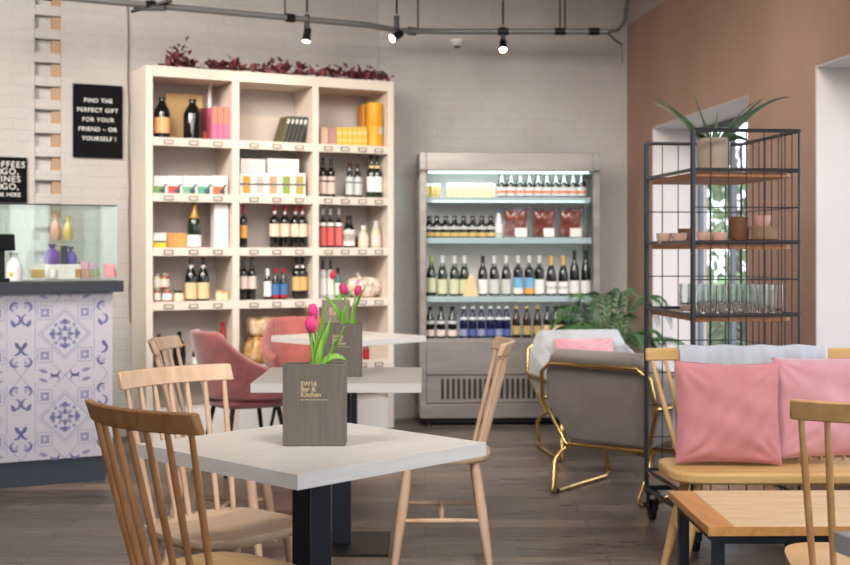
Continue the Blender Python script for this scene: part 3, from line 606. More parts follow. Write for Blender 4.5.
for x, s in cl:
    for _ in range(20):
        p = Vector((x+random.gauss(0, .032), .06+random.gauss(0, .03), max(.012, .02+abs(random.gauss(0, s*.75)))))
        if x < .3: p.z -= 0 if p.y > 0 else 0
        R = Matrix.Rotation(random.uniform(0, 6.3), 3, 'Z') @ Matrix.Rotation(random.uniform(-1.3, 1.3), 3, 'X'); k = random.uniform(.018, .034)
        m.face([p+R @ Vector(q)*k for q in ((0, -1, 0), (.7, -.2, .15), (.45, .7, 0), (0, 1.1, -.1), (-.45, .7, 0), (-.7, -.2, .15))])
m.build('foliage', M_RLEAF, g, smooth=False)

# ------------------------------------------------------------------ the chiller cabinet
FZ = math.radians(3.2); FR0 = Vector((-.04, 9.05, 0)); FU = Vector((math.cos(FZ), math.sin(FZ), 0)); FV = Vector((-FU.y, FU.x, 0))
FW, FD, FH = 1.34, .44, 2.02
def fs(px, t): q = on_plane(px, FR0+FV*t, FV); return (q-FR0).dot(FU), q.y
def fz(py, d): return H-(py-HY)/F*d
fr = thing('display_chiller', 'tall stainless open chiller cabinet full of bottles, against the back wall', 'fridge', FR0, FZ)
SH = [1.69, 1.388, .955, .645]; EP = .05
M_IN = mat('chiller_lining', (206, 198, 196), .5); M_ICE = mat('chiller_shelf', (196, 208, 206), .35, .2); M_SEAL = mat('dark_seal', (26, 24, 24), .6)
for x in (0, FW-EP):
    m = MB(); m.b2((x, 0, .06), (x+EP, FD, .62)); m.b2((x, 0, .62), (x+EP, .05, 1.9)); m.b2((x, FD-.06, .62), (x+EP, FD, 1.9)); m.b2((x, 0, 1.86), (x+EP, FD, FH)); m.build('end_frame', M_STEEL, fr, bevel=.003)
    m = MB(); m.b2((x+.02, .05, .62), (x+.03, FD-.06, 1.86)); m.build('glass_end', thin_glass('chiller_glass', (214, 232, 228)), fr, smooth=False)
m = MB(); m.b2((EP, .0, 1.885), (FW-EP, .06, FH)); m.b2((EP, .06, 1.9), (FW-EP, FD, FH)); m.build('fascia', M_STEEL, fr, bevel=.004)
m = MB(); m.b2((EP, FD-.04, .62), (FW-EP, FD, 1.9)); m.build('back_panel', M_IN, fr)
m = MB(); m.b2((EP, .0, .38), (FW-EP, .03, .63)); m.b2((EP, .03, .60), (FW-EP, FD-.04, .645)); m.build('front_panel', M_STEEL, fr, bevel=.004)
m = MB(); m.b2((EP, .015, .17), (FW-EP, .03, .38)); m.b2((0, -.008, .06), (FW, .0, .165)); m.b2((EP, .0, .06), (FW-EP, FD, .165)); m.build('lower_panel', M_STEEL, fr, bevel=.004)
m = MB(); ng = 26
for k in range(ng): x = .17+(FW-.34)*k/(ng-1); m.b2((x-.0095, .010, .20), (x+.0095, .016, .35))
m.build('grille', M_SEAL, fr, smooth=False)
m = MB(); m.b2((.03, .04, .02), (FW-.03, FD-.02, .06)); m.build('base', M_SEAL, fr)
for x in (.07, FW-.07):
    for y in (.05, FD-.05): m = MB(); m.cyl((x, y, 0), (x, y, .03), .02, seg=10); m.build('foot', M_SEAL, fr)
for i, z in enumerate(SH[:3]):
    d0 = .045+(.0 if i else .04)
    m = MB(); m.b2((EP+.004, d0, z-.012), (FW-EP-.004, FD-.04, z)); m.build('shelf', M_ICE, fr)
    m = MB(); m.b2((EP+.004, d0-.006, z-.04), (FW-EP-.004, d0, z+.004)); m.build('ticket_strip', mat('ticket_strip', (160, 178, 180), .4), fr, bevel=.002)
M_LED = mat('chiller_led', (220, 255, 250), emit=(216, 250, 246), es=2.2)
m = MB(); m.b2((EP+.02, .075, 1.872), (FW-EP-.02, .1, 1.884)); m.build('light_strip', M_LED, fr, smooth=False)
L = bpy.data.lights.new('chiller_tube', 'AREA'); L.shape = 'RECTANGLE'; L.size = FW-.2; L.size_y = .04; L.energy = 2.5; L.color = (.80, 1, .97)
lo = bpy.data.objects.new('chiller_light', L); C.objects.link(lo); lo.parent = fr; lo.location = (FW/2, .1, 1.868); lo.rotation_euler = (.5, 0, 0)
for z in (1.64, 1.34, .905):
    L = bpy.data.lights.new('shelf_tube', 'AREA'); L.shape = 'RECTANGLE'; L.size = FW-.2; L.size_y = .03; L.energy = .5; L.color = (.86, 1, .97)
    lo = bpy.data.objects.new('shelf_light', L); C.objects.link(lo); lo.parent = fr; lo.location = (FW/2, .085, z+.03); lo.rotation_euler = (.5, 0, 0)
def fl(px, t, row): s, d = fs(px, t); return FR0+FU*s+FV*t+Vector((0, 0, SH[row]+.0006)), d
def frow(pxs, row, t, h, r, label, first=0, total=None, **kw):
    n = total or len(pxs)
    for i, px in enumerate(pxs):
        p, d = fl(px, t, row); o = bottle(label.replace('{o}', ordn(i, len(pxs)) if len(pxs) > 1 else ''), p, h, r, **kw); o.rotation_euler = (0, 0, FZ)
M_JUICE = mat('yellow_juice', (226, 218, 176), .2, coat=.3); M_JUICE2 = mat('gold_juice', (210, 186, 118), .2, coat=.3)
X7 = lambda c: c/3.768+400
L_CIDER = cm('label_cider', (218, 120, 70))
frow([X7(c) for c in (100, 122, 140)], 0, .14, .105, .0235, 'gold juice bottle ending the top chiller shelf, {o} of three', glass=M_JUICE2, shape='jar', cap=(.8, L_WHITE, 'cap'), name='juice_bottle', group='gold juices')
frow([X7(188+c*19.6) for c in range(9)], 0, .13, .108, .0245, 'pale yellow juice bottle on top chiller shelf, {o} of nine', glass=M_JUICE, shape='jar', cap=(.8, L_WHITE, 'cap'), name='juice_bottle', group='pale juices')
frow([X7(c) for c in (383, 418, 453, 487, 520, 553, 587, 617, 652, 684)], 0, .14, .175, .037, 'orange-banded dark bottle on top chiller shelf, {o} of ten', glass=M_DARKGLASS, shape='beer', bands=[(.08, .20, L_GREY, 'lower_label'), (.20, .30, L_CIDER, 'orange_band'), (.30, .46, L_GREY, 'label')], cap=(.95, L_BLK, 'cap'), name='cider_bottle', group='orange label ciders')
frow([X7(c) for c in (110, 140, 173, 206, 240, 274, 309, 342)], 1, .14, .165, .037, 'straw-banded dark bottle on second chiller shelf, {o} of eight', glass=M_DARKGLASS, shape='beer', bands=[(.08, .26, L_YEL, 'label'), (.4, .52, L_GREY, 'shoulder_label')], cap=(.93, L_BLK, 'cap'), name='beer_bottle', group='straw band beers')
frow([X7(372)], 1, .14, .22, .03, 'clear water bottle with white label beside the packs of meat', glass=M_CLEARISH, shape='sauce', bands=[(.2, .5, L_WHITE, 'label')], cap=(.86, cm('cap_blue', (60, 90, 120)), 'cap'), name='water_bottle')
M_MEAT = mat('cured_meat', (160, 62, 46), .3, coat=.8); setc(M_MEAT, ramp(M_MEAT, noise(M_MEAT, coords(M_MEAT), 22, 5), [(.35, (96, 36, 30)), (.55, (150, 72, 56)), (.7, (206, 166, 148))]))
M_FILM = thin_glass('clear_film', (250, 250, 250), .12)
for x0, x1, lb in ((390, 486, 'largest clear pack of cured meat in the chiller, beside the water bottle'), (502, 588, 'clear pack of cured meat between two other meat packs'), (600, 690, 'clear pack of dark cured meat with white ticket, at the shelf end')):
    a, d = fs(X7(x0), .12); b, _ = fs(X7(x1), .12); w = b-a; t = thing('meat_pack', lb, 'food pack', FR0+FU*((a+b)/2)+FV*.12+Vector((0, 0, SH[1]+.001)), FZ, 'packs of cured meat')
    m = MB(); m.grid(lambda u, v: ((u-.5)*w*.84*(1+.05*math.sin(9*v)), .03+.018*math.sin(2*PI*v)*math.sin(PI*u), .02+.20*v*(1-.15*math.sin(7*u)**2)), 12, 12); m.build('meat', M_MEAT, t, solid=.015)
    m = MB(); m.b2((-w/2, .0, .0), (w/2, .05, .24)); m.build('film_bag', M_FILM, t, smooth=False)
    m = MB(); m.b2((-w*.05, -.003, .01), (w*.42, -.001, .075)); m.build('label', L_WHITE, t, smooth=False)
    m = MB(); m.b2((-w*.5, -.004, .225), (w*.5, .054, .245)); m.build('header', mat('pack_header', (60, 50, 50), .5), t, smooth=False)
W14 = [118, 160, 205, 243, 312, 355, 400, 445, 487, 525, 570, 615, 657, 700]
L_LIME = cm('label_pale_lime', (206, 206, 172)); L_SKY = cm('label_sky', (120, 172, 206)); M_FOILY = cm('capsule_mustard', (212, 160, 60))
for i, c in enumerate(W14):
    p, d = fl(X7(c), .12, 2)
    if i == 0: kw = dict(bands=[(.1, .45, L_LIME, 'label')], cap=(.84, cm('capsule_lime', (150, 170, 70)), 'capsule'), glass=M_GREENGLASS, shape='burgundy'); d_ = 'green wine bottle with lime capsule'
    elif i < 4: kw = dict(bands=[(.06, .42, L_LIME, 'label')], cap=(.82, L_GREY, 'capsule'), glass=M_GREENGLASS, shape='burgundy'); d_ = 'green wine bottle with pale lime label'
    elif i in (7, 8): kw = dict(bands=[(.06, .2, L_ORANGE if i == 8 else L_WHITE, 'lower_label'), (.2, .46, L_SKY, 'label')], cap=(.82, L_GREY, 'capsule'), glass=M_DARKGLASS); d_ = 'dark wine bottle with sky blue label'
    elif i in (10, 11): kw = dict(bands=[(.06, .2, L_WHITE, 'lower_label'), (.22, .36, L_WHITE, 'label')], cap=(.78, M_FOILY, 'capsule'), glass=M_DARKGLASS, shape='burgundy'); d_ = 'dark wine bottle with mustard capsule'
    elif i > 11: kw = dict(bands=[(.06, .34, L_WHITE, 'label')], cap=(.8, L_BLK, 'capsule'), glass=M_DARKGLASS, shape='burgundy'); d_ = 'dark wine bottle with black capsule'
    else: kw = dict(bands=[(.06, .42, L_GREY if i in (5, 6) else L_WHITE, 'label')], cap=(.82, L_BLK if i == 4 else L_GREY, 'capsule'), glass=M_DARKGLASS, shape='wine' if i > 6 else 'burgundy'); d_ = 'dark wine bottle with %s label' % ('silver' if i in (5, 6) else 'white')
    o = bottle(d_+', %s on third chiller shelf' % ordn(i, 14), p, .30 if i < 12 else .34, .0375, group='wines on the third chiller shelf', **kw); o.rotation_euler = (0, 0, FZ)
m = MB(); m.prism([(-.05, 0), (.07, 0), (.03, .16), (.0, .17)], -.004, .004, lambda x, y, z: (x, z, y)); p, d = fl(X7(262), .065, 2); o = m.build('price_card', L_BEIGE); put(o, p, FZ); tag(o, 'beige folded card leaning among the wines on the third chiller shelf', 'card')
X8 = lambda c: c/2.823+400
L_NAVY = cm('label_navy', (48, 60, 120)); L_BLUEB = cm('bottle_blue', (20, 27, 62), .15)
BT = [85, 116, 148, 180, 205, 230, 255, 279, 301, 328, 358, 388, 416, 440, 464, 488]
for i, c in enumerate(BT):
    p, d = fl(X8(c), .12, 3)
    if i < 3: kw = dict(glass=M_DARKGLASS, bands=[(.06, .26, L_PALEPINK, 'label'), (.45, .55, L_GREY, 'shoulder_label')], cap=(.9, L_BLK, 'cap')); d_ = 'dark beer bottle with blush label'
    elif i < 9: kw = dict(glass=L_BLUEB, bands=[(.06, .28, cm('label_steel', (138, 146, 176)) if i % 2 else cm('label_dusk', (76, 92, 150)), 'label'), (.58, .66, L_GREY, 'neck_label')], cap=(.93, L_GREY, 'cap')); d_ = 'blue beer bottle with %s label' % ('silver' if i % 2 else 'pale blue')
    elif i < 12: kw = dict(glass=mat('brown_glass', (46, 26, 14), .1), bands=[(.10, .38, cm('label_dullstraw', (176, 150, 92)), 'label')], cap=(.93, L_YEL, 'cap')); d_ = 'brown beer bottle with straw label'
    else: kw = dict(glass=M_DARKGLASS, bands=[(.08, .4, L_BEIGE, 'label')], cap=(.93, L_BLK, 'cap')); d_ = 'dark beer bottle with beige label'
    o = bottle(d_+', %s on the chiller deck' % (ORD[i] if i < 13 else ('third from the right', 'second from the right', 'rightmost')[i-13]), p, .232, .031 if i > 2 else .034, shape='beer', name='beer_bottle', group='beers on the chiller deck', **kw); o.rotation_euler = (0, 0, FZ)
# ------------------------------------------------------------------ the bar counter
BR0 = Vector((-1.794, 6.94, 0)); BL = 3.0
bar = thing('bar_counter', 'bar counter faced with blue and white patterned tiles under a dark worktop', 'counter', BR0, TH)
M_SLATE = mat('slate_paint', (58, 66, 74), .5); M_TILE = mat('white_tile', (196, 192, 200), .4); M_TILEBLUE = mat('tile_blue', (140, 142, 172), .45)
M_TILEBLUE2 = mat('tile_deep_blue', (108, 112, 154), .45)
m = MB(); m.b2((-BL, .012, 0), (-.005, .6, .143)); m.build('plinth', M_SLATE, bar)
m = MB(); m.b2((-BL, 0, .143), (.03, .6, 1.064)); tp = m.build('tile_panel', M_TILE, bar)
m = MB(); m.b2((-BL, -.04, 1.064), (.085, .64, 1.126)); m.build('worktop', mat('dark_worktop', (52, 56, 62), .45), bar, bevel=.003)
mt, md = MB(), MB()
def flat(mm, pts, y=-.0008): mm.face([(x, y, z) for x, z in pts])
def arc(mm, cx, cz, r, a0, a1, w, n=10):
    A = []; B = []
    for k in range(n+1):
        a = a0+(a1-a0)*k/n; ww = w*math.sin(PI*(.12+.88*k/n))+.0015
        A.append((cx+(r+ww/2)*math.cos(a), cz+(r+ww/2)*math.sin(a))); B.append((cx+(r-ww/2)*math.cos(a), cz+(r-ww/2)*math.sin(a)))
    for k in range(n): flat(mm, [A[k], A[k+1], B[k+1], B[k]])
def petal(mm, cx, cz, a, r0, r1, w):
    d = Vector((math.cos(a), math.sin(a))); p = Vector((-d.y, d.x)); c = Vector((cx, cz))
    flat(mm, [tuple(c+d*(r0+(r1-r0)*t)+p*w*s*math.sin(PI*t**.8)) for t, s in [(0, 0), (.25, 1), (.55, 1), (.8, 1), (1, 0), (.8, -1), (.55, -1), (.25, -1)]])
def line(mm, a, b, w):
    a, b = Vector(a), Vector(b); d = (b-a).normalized(); p = Vector((-d.y, d.x))*w/2
    flat(mm, [tuple(a+p), tuple(b+p), tuple(b-p), tuple(a-p)], -.0006)
PX, PZ_ = .47, .4615
for ci in range(0, 6):
    for rj in range(2):
        cx, cz = -.232-PX*ci, .374+PZ_*rj
        for k in range(8):
            a = PI/4*k
            if k % 2 == 0: petal(md, cx, cz, a, .012, .05, .012); petal(md, cx, cz, a, .05, .085, .02); petal(mt, cx, cz, a+.35, .055, .08, .008); petal(mt, cx, cz, a-.35, .055, .08, .008)
            else: petal(mt, cx, cz, a, .015, .055, .010); petal(mt, cx, cz, a, .06, .082, .012)
        for r_, w_ in ((.128, .004), (.145, .0025)):
            P = [(cx+r_, cz), (cx, cz+r_), (cx-r_, cz), (cx, cz-r_)]
            for k in range(4): line(mt, P[k], P[(k+1) % 4], w_)
        for sx_ in (-1, 1):
            for sz_ in (-1, 1):
                qx, qz = cx+sx_*.108, cz+sz_*.118          # corner blocks
                for k in range(4): petal(mt, qx, qz, PI/4+PI/2*k, .006, .035, .009); petal(mt, qx, qz, PI/2*k, .01, .028, .006)
                for a, b in (((qx-.038, qz-.038), (qx+.038, qz-.038)), ((qx+.038, qz-.038), (qx+.038, qz+.038)), ((qx+.038, qz+.038), (qx-.038, qz+.038)), ((qx-.038, qz+.038), (qx-.038, qz-.038))): line(mt, a, b, .003)
                ex = cx+sx_*.205; s = -sx_
                # scroll pairs mirrored at every seam
                h = lambda a: a if sx_ > 0 else PI-a
                arc(md, ex, cz+sz_*.150, .024, h(.3*PI*sz_), h(1.45*PI*sz_), .013); arc(mt, ex-sx_*.0, cz+sz_*.150, .010, h(-.4*PI*sz_), h(1.1*PI*sz_), .006)
                arc(md, ex-sx_*.002, cz+sz_*.082, .028, h(-.55*PI), h(.5*PI), .013); petal(md, ex, cz+sz_*.04, PI/2*sz_+.5*sx_, 0, .05, .012)
                arc(mt, cx+sx_*.055, cz+sz_*.208, .024, h(.1*PI), h(1.1*PI), .012) if sz_ > 0 else arc(md, cx+sx_*.055, cz+sz_*.208, .024, h(-.1*PI), h(-1.1*PI), .014)
                petal(mt, cx+sx_*.11, cz+sz_*.205, .3*sx_ if sx_ > 0 else PI-.3, -.02, .035, .011)
            line(mt, (cx+sx_*.235, cz+.2307), (cx+sx_*.15, cz+.12), .003); line(mt, (cx+sx_*.235, cz-.2307), (cx+sx_*.15, cz-.12), .003)
            line(mt, (cx+sx_*.16, cz-.2), (cx+sx_*.16, cz+.2), .0025)
        line(mt, (cx-.06, cz+.17), (cx, cz+.2307), .003); line(mt, (cx+.06, cz+.17), (cx, cz+.2307), .003); line(mt, (cx-.06, cz-.17), (cx, cz-.2307), .003); line(mt, (cx+.06, cz-.17), (cx, cz-.2307), .003)
mt.build('pattern', M_TILEBLUE, tp, smooth=False); md.build('scroll_pattern', M_TILEBLUE2, tp, smooth=False)
def br(x, y, z=1.1265): return BR0+U*x+V*y+Vector((0, 0, z))
M_CASE = thin_glass('case_glass', (250, 254, 252), .2)
dc = thing('display_case', 'glass display case with treats standing on the bar', 'display case', br(.019, .1), TH)
CW, CDp, CH = 1.5, .46, .425
m = MB(); e = .006
m.b2((-CW, 0, 0), (.06, e, CH)); m.b2((.06-e, e, 0), (.06, CDp, CH)); m.b2((-CW, e, CH-e), (.06-e, CDp, CH)); m.build('glass_panel', M_CASE, dc, smooth=False)
m = MB(); m.b2((-CW, e, .215), (.05, CDp-.02, .221)); m.build('glass_shelf', M_CASE, dc, smooth=False)
m = MB(); m.b2((-CW, -.002, CH), (.062, .012, CH+.006)); m.b2((.05, .012, CH), (.062, CDp, CH+.006)); m.build('top_trim', M_BLACK, dc, smooth=False)
m = MB(); m.b2((-CW, e, 0), (.06-e, CDp, .008)); m.build('base', mat('case_base', (196, 192, 186), .4), dc, smooth=False)
m = MB(); m.b2((-CW, CDp-.012, .008), (.054, CDp, CH-e)); m.build('sliding_door', thin_glass('case_back', (240, 248, 244), .16), dc, smooth=False)
def inb(px, y): q = on_plane(px, BR0+V*y); return (q-BR0).dot(U), q.y
def casebox(name, label, cat, x0, x1, y, z0, z1, m_, shape='box', group=None, dep=.08, seed=1):
    a, d0 = inb(x0, y); b, d1 = inb(x1, y); w = b-a; p = br((a+b)/2, y, 1.1345+z0); h = z1-z0
    mm = MB()
    if shape == 'box': mm.b2((-w/2, -dep/2, 0), (w/2, dep/2, h)); o = mm.build(name, m_, bevel=.004)
    elif shape == 'bag':
        R = random.Random(seed); k = R.uniform(0, 6)
        mm.lathe([(0, 0), (w*.42, .0), (w*.52, h*.15), (w*.5, h*.45), (w*.3, h*.7), (w*.12, h*.78), (w*.3, h), (0, h*.98)], seg=18, wob=lambda a, z: 1+.1*math.sin(5*a+k)+.04*math.sin(9*a)); o = mm.build(name, m_, ang=70)
    elif shape == 'cup': mm.lathe([(0, 0), (w*.4, 0), (w*.5, h), (w*.46, h), (w*.36, h*.1), (0, h*.1)], seg=16); o = mm.build(name, m_)
    put(o, p, TH); return tag(o, label, cat, group)
o = casebox('sweet_bag', 'larger purple tied sweet bag in the glass display case', 'bag', 44.5, 60, .24, 0.0835, .20, cm('purple_film', (128, 84, 178), .3), 'bag', 'bags in the display case', seed=2)
casebox('sweet_bag', 'smaller violet tied sweet bag behind the dark jar in the display case', 'bag', 65, 76.5, .30, .0835, .185, cm('violet_film', (112, 92, 190), .3), 'bag', 'bags in the display case', seed=4)
casebox('dark_jar', 'dark grey jar between the two purple sweet bags', 'jar', 60.6, 67.5, .22, .0835, .19, cm('jar_slate', (74, 74, 78)), 'cup')
casebox('display_stand', 'white riser block under the purple sweet bags in the display case', 'stand', 43, 78, .26, 0, .083, M_WHITE, 'box', dep=.16)
casebox('pastry_pack', 'pale pink pastry pack in the display case, left of another', 'pack', 79, 87, .3, .0, .10, cm('pack_pink', (226, 178, 196), .4), group='pink packs in the display case')
casebox('pastry_pack', 'pale lilac pastry pack in the display case, right of another', 'pack', 88, 96, .3, .0, .09, cm('pack_lilac', (212, 176, 206), .4), group='pink packs in the display case')
casebox('pink_carton', 'coral red carton at the end of the display case', 'box', 104.5, 114, .18, .008, .085, cm('carton_coral', (228, 92, 96), .5))
casebox('white_cup', 'white paper cup standing in the display case before the white riser', 'cup', 47, 58, .125, .008, .055, M_WHITE, 'cup')
casebox('sweet_bag', 'clear bag of bright mixed sweets on the upper glass shelf', 'bag', 50, 61, .25, .2225, .37, cm('sweets_mixed', (226, 170, 150), .3), 'bag', 'bags in the display case', seed=7)
casebox('sweet_bag', 'yellow and pink bag of sweets beside another on the upper glass shelf', 'bag', 63, 73, .25, .2225, .36, cm('sweets_yellow', (222, 190, 120), .3), 'bag', 'bags in the display case', seed=9)
for i in range(3):
    for j, c in enumerate(((226, 190, 150), (150, 190, 120), (240, 220, 190))):
        casebox('tart', '%s tart in the display case, %s of its stack' % (('tan', 'beige', 'green iced')[i], ('bottom', 'middle', 'top')[j]), 'cake', 75+i*8.5, 82.5+i*8.5, .12, .0085+j*.0165, .0245+j*.0165, cm('tart_%d' % i, ((206, 150, 96), (214, 176, 140), (170, 196, 140))[i]), 'cup', 'tarts in the display case')
casebox('caramel_box', 'small gold and white box at the left of the display case', 'box', 30, 44, .14, .008, .06, cm('caramel', (206, 178, 110)))
t = thing('card_reader', 'dark tilted till screen on a stand at the near bar edge', 'screen', br(inb(3, .02)[0], .02), TH)
m = MB(); m.b2((-.05, -.03, 0), (.03, .05, .02)); m.b2((-.04, 0, .02), (.01, .03, .17)); m.build('stand', M_BLACK, t, bevel=.004)
m = MB(); m.box((.02, 0, .215), (.085, .015, .095), Matrix.Rotation(-.35, 3, 'X')); m.build('screen', M_CHALK, t, bevel=.003)
x, d = inb(14, .03); M_SUN = mat('sunflower', (216, 180, 60), .6)
o = bottle('white soap bottle with yellow flower mark beside the till screen', br(x, .035), .16, .045, mat('soap_bottle', (214, 212, 214), .35), 'sauce', [(.05, .48, M_WHITE, 'label')], (.84, L_GREY, 'pump'), name='soap_bottle')
mm = MB(); mm.lathe([(0, -.001), (.012, 0), (0, .001)], (0, 0, 0), 12, M=Matrix.Rotation(PI/2, 3, 'X')); q = mm.build('flower_mark', M_SUN, o); q.location = (-.018, -.0445, .04)
# ------------------------------------------------------------------ square café tables
def rsquare(hw, r=.006):
    return [(sx_*hw, sy_*hw) for sx_, sy_ in ((-1, -1), (1, -1), (1, 1), (-1, 1))]
def cafe_table(label, x, y, rz, proto=None):
    if proto: t = copy_tree(proto); t.location = (x, y, 0); t.rotation_euler = (0, 0, rz); t['label'] = label; return t
    t = thing('cafe_table', label, 'table', (x, y, 0), rz, 'square café tables'); w = .35
    m = MB(); m.b2((-w, -w, .7135), (w, w, .75)); m.build('tabletop', M_TOP, t, bevel=.0015)
    m = MB()
    for lo, hi in (((-w-.002, -w-.002, .712), (w+.002, -w, .7495)), ((-w-.002, w, .712), (w+.002, w+.002, .7495)), ((-w-.002, -w, .712), (-w, w, .7495)), ((w, -w, .712), (w+.002, w, .7495))): m.b2(lo, hi)
    m.build('edge_band', M_EDGE, t, smooth=False)
    m = MB(); m.b2((-.04, -.04, .012), (.04, .04, .70)); m.build('column', M_STEELDK, t, bevel=.003)
    m = MB(); m.b2((-.21, -.21, 0), (.21, .21, .012)); m.build('base_plate', M_BLACK, t, bevel=.003)
    m = MB(); m.b2((-.16, -.16, .70), (.16, .16, .7125)); m.build('mount_plate', M_BLACK, t)
    return t
T1 = cafe_table('grey-topped square café table nearest the camera, holding the front planter', -.323, 3.506, math.radians(46.3))
T2 = cafe_table('grey-topped square café table in the middle of the row, holding the second planter', -.367, 5.42, 0, T1)
T3 = cafe_table('grey-topped square café table before the velvet chairs and bookcase', -.49, 7.9, PI/4, T1)
T4 = cafe_table('grey table whose corner shows at the right edge beside the spindle chair', .80+.495*math.cos(math.radians(-30)), 2.40+.495*math.sin(math.radians(-30)), math.radians(15), T1)
# ------------------------------------------------------------------ spindle chairs
def spindle_chair(label, x, y, rz, w_, ws_, proto=None):
    """faces local +y; the seat's centre is the origin"""
    if proto:
        t = copy_tree(proto); t.location = (x, y, 0); t.rotation_euler = (0, 0, rz); t['label'] = label; return t
    t = thing('spindle_chair', label, 'chair', (x, y, 0), rz, 'spindle back chairs')
    P = []
    for k in range(48):
        a = 2*PI*k/48; c, s = math.cos(a), math.sin(a); q = lambda v, n: math.copysign(abs(v)**n, v)
        xx = .215*q(c, .62); yy = .205*q(s, .55); xx *= 1+.06*yy/.2; P.append((xx, yy))
    m = MB(); top = lambda x_, y_: .455-.010*max(0, 1-(x_/.17)**2-((y_+.02)/.16)**2)
    N = 7; rings = []
    for k in range(N+1):
        f = 1-k/N; rings.append([m.bm.verts.new((px_*f, py_*f, top(px_*f, py_*f))) for px_, py_ in P] if k < N else [m.bm.verts.new((0, 0, top(0, 0)))])
    for A, B in zip(rings, rings[1:]):
        for k in range(48):
            k2 = (k+1) % 48
            m.bm.faces.new((A[k], A[k2], B[0])) if len(B) == 1 else m.bm.faces.new((A[k], A[k2], B[k2], B[k]))
    lo = [m.bm.verts.new((px_*1.0, py_*1.0, .440)) for px_, py_ in P]; lo2 = [m.bm.verts.new((px_*.94, py_*.94, .424)) for px_, py_ in P]
    for A, B in ((rings[0], lo), (lo, lo2)):
        for k in range(48): m.bm.faces.new((A[k], A[(k+1) % 48], B[(k+1) % 48], B[k]))
    m.bm.faces.new(lo2); m.build('seat', ws_, t, ang=50)
    feet = {}
    for sx_ in (-1, 1):
        for sy_ in (-1, 1):
            a = Vector((sx_*.145, sy_*.135, .43)); b = Vector((sx_*.205, sy_*.195, 0)); feet[sx_, sy_] = (a, b)
            m = MB(); m.tube([a, a.lerp(b, .25), a.lerp(b, .5), a.lerp(b, .8), b], [.0155, .0205, .0215, .0175, .013], 12); m.build('leg', w_, t, ang=60)
    at_ = lambda s, z: feet[s][0].lerp(feet[s][1], (.43-z)/.43)
    for sx_ in (-1, 1):
        p, q = at_((sx_, -1), .19), at_((sx_, 1), .19); m = MB(); m.tube([p, p.lerp(q, .5), q], [.008, .0115, .008], 10); m.build('stretcher', w_, t, ang=60)
    p = (at_((-1, -1), .19)+at_((-1, 1), .19))/2; q = (at_((1, -1), .19)+at_((1, 1), .19))/2; m = MB(); m.tube([p, p.lerp(q, .5), q], [.008, .0115, .008], 10); m.build('stretcher', w_, t, ang=60)
    # the curved top rail, leaning back, its ends brought forward
    def rail(x_): return Vector((x_, -.292+.050*(x_/.21)**2, .892))
    m = MB(); n = 12; R = []
    for k in range(n+1):
        p = rail(-.215+.43*k/n); hh = .027; th = .0115
        R.append([m.bm.verts.new(p+Vector((0, dy-.010*dz/.027, dz))) for dy, dz in ((-th, -hh), (th, -hh), (th, hh), (-th, hh))])
    for A, B in zip(R, R[1:]):
        for k in range(4): m.bm.faces.new((A[k], A[(k+1) % 4], B[(k+1) % 4], B[k]))
    m.bm.faces.new(R[0][::-1]); m.bm.faces.new(R[-1]); m.build('top_rail', w_, t, bevel=.005, ang=30)
    for k in range(7):
        f = (k-3)/3; p = Vector((f*.152, -.172+.030*f*f, .448)); q = rail(f*.188)+Vector((0, .01, -.022)); m = MB()
        m.tube([p, p.lerp(q, .35), p.lerp(q, .7), q], [.008, .0097, .0092, .0076], 10); m.build('spindle', w_, t, ang=60)
    return t
M_GOAK = wood('golden_oak', (226, 176, 120), (200, 146, 92), (14, 14, 2.2), .4); M_GOAKS = wood('golden_oak_seat', (222, 182, 126), (198, 154, 98), (3, 30, 30), .4)
rzf = lambda fx, fy: math.atan2(-fx, fy)          # turns local +y to (fx, fy)
def rail_at(cx, cy, fx, fy):                       # the seat centre for a wanted rail centre
    f = Vector((fx, fy)).normalized(); return cx+f.x*.28, cy+f.y*.28, rzf(f.x, f.y)
CA = spindle_chair('oak spindle chair in front, its back towards the camera, at the nearest table', *rail_at(-.718, 2.985, .645, .765), M_OAK, M_OAKS)
CB = spindle_chair('pale ash spindle chair at the far left side of the nearest table', *rail_at(-.829, 4.0, .72, -.69), M_ASH, M_ASHS)
CC = spindle_chair('pale ash spindle chair seen edge-on, left of the middle table', *rail_at(-1.15, 5.30, 1, -.03), None, None, CB)
CD = spindle_chair('pale ash spindle chair seen from the side, in the open floor before the chiller', *rail_at(.350, 5.22, -1, .0), None, None, CB)
CE_ = spindle_chair('oak spindle chair at the right edge, before the bench and coffee table', *rail_at(1.135, 3.065, .25, .97), M_GOAK, M_GOAKS)
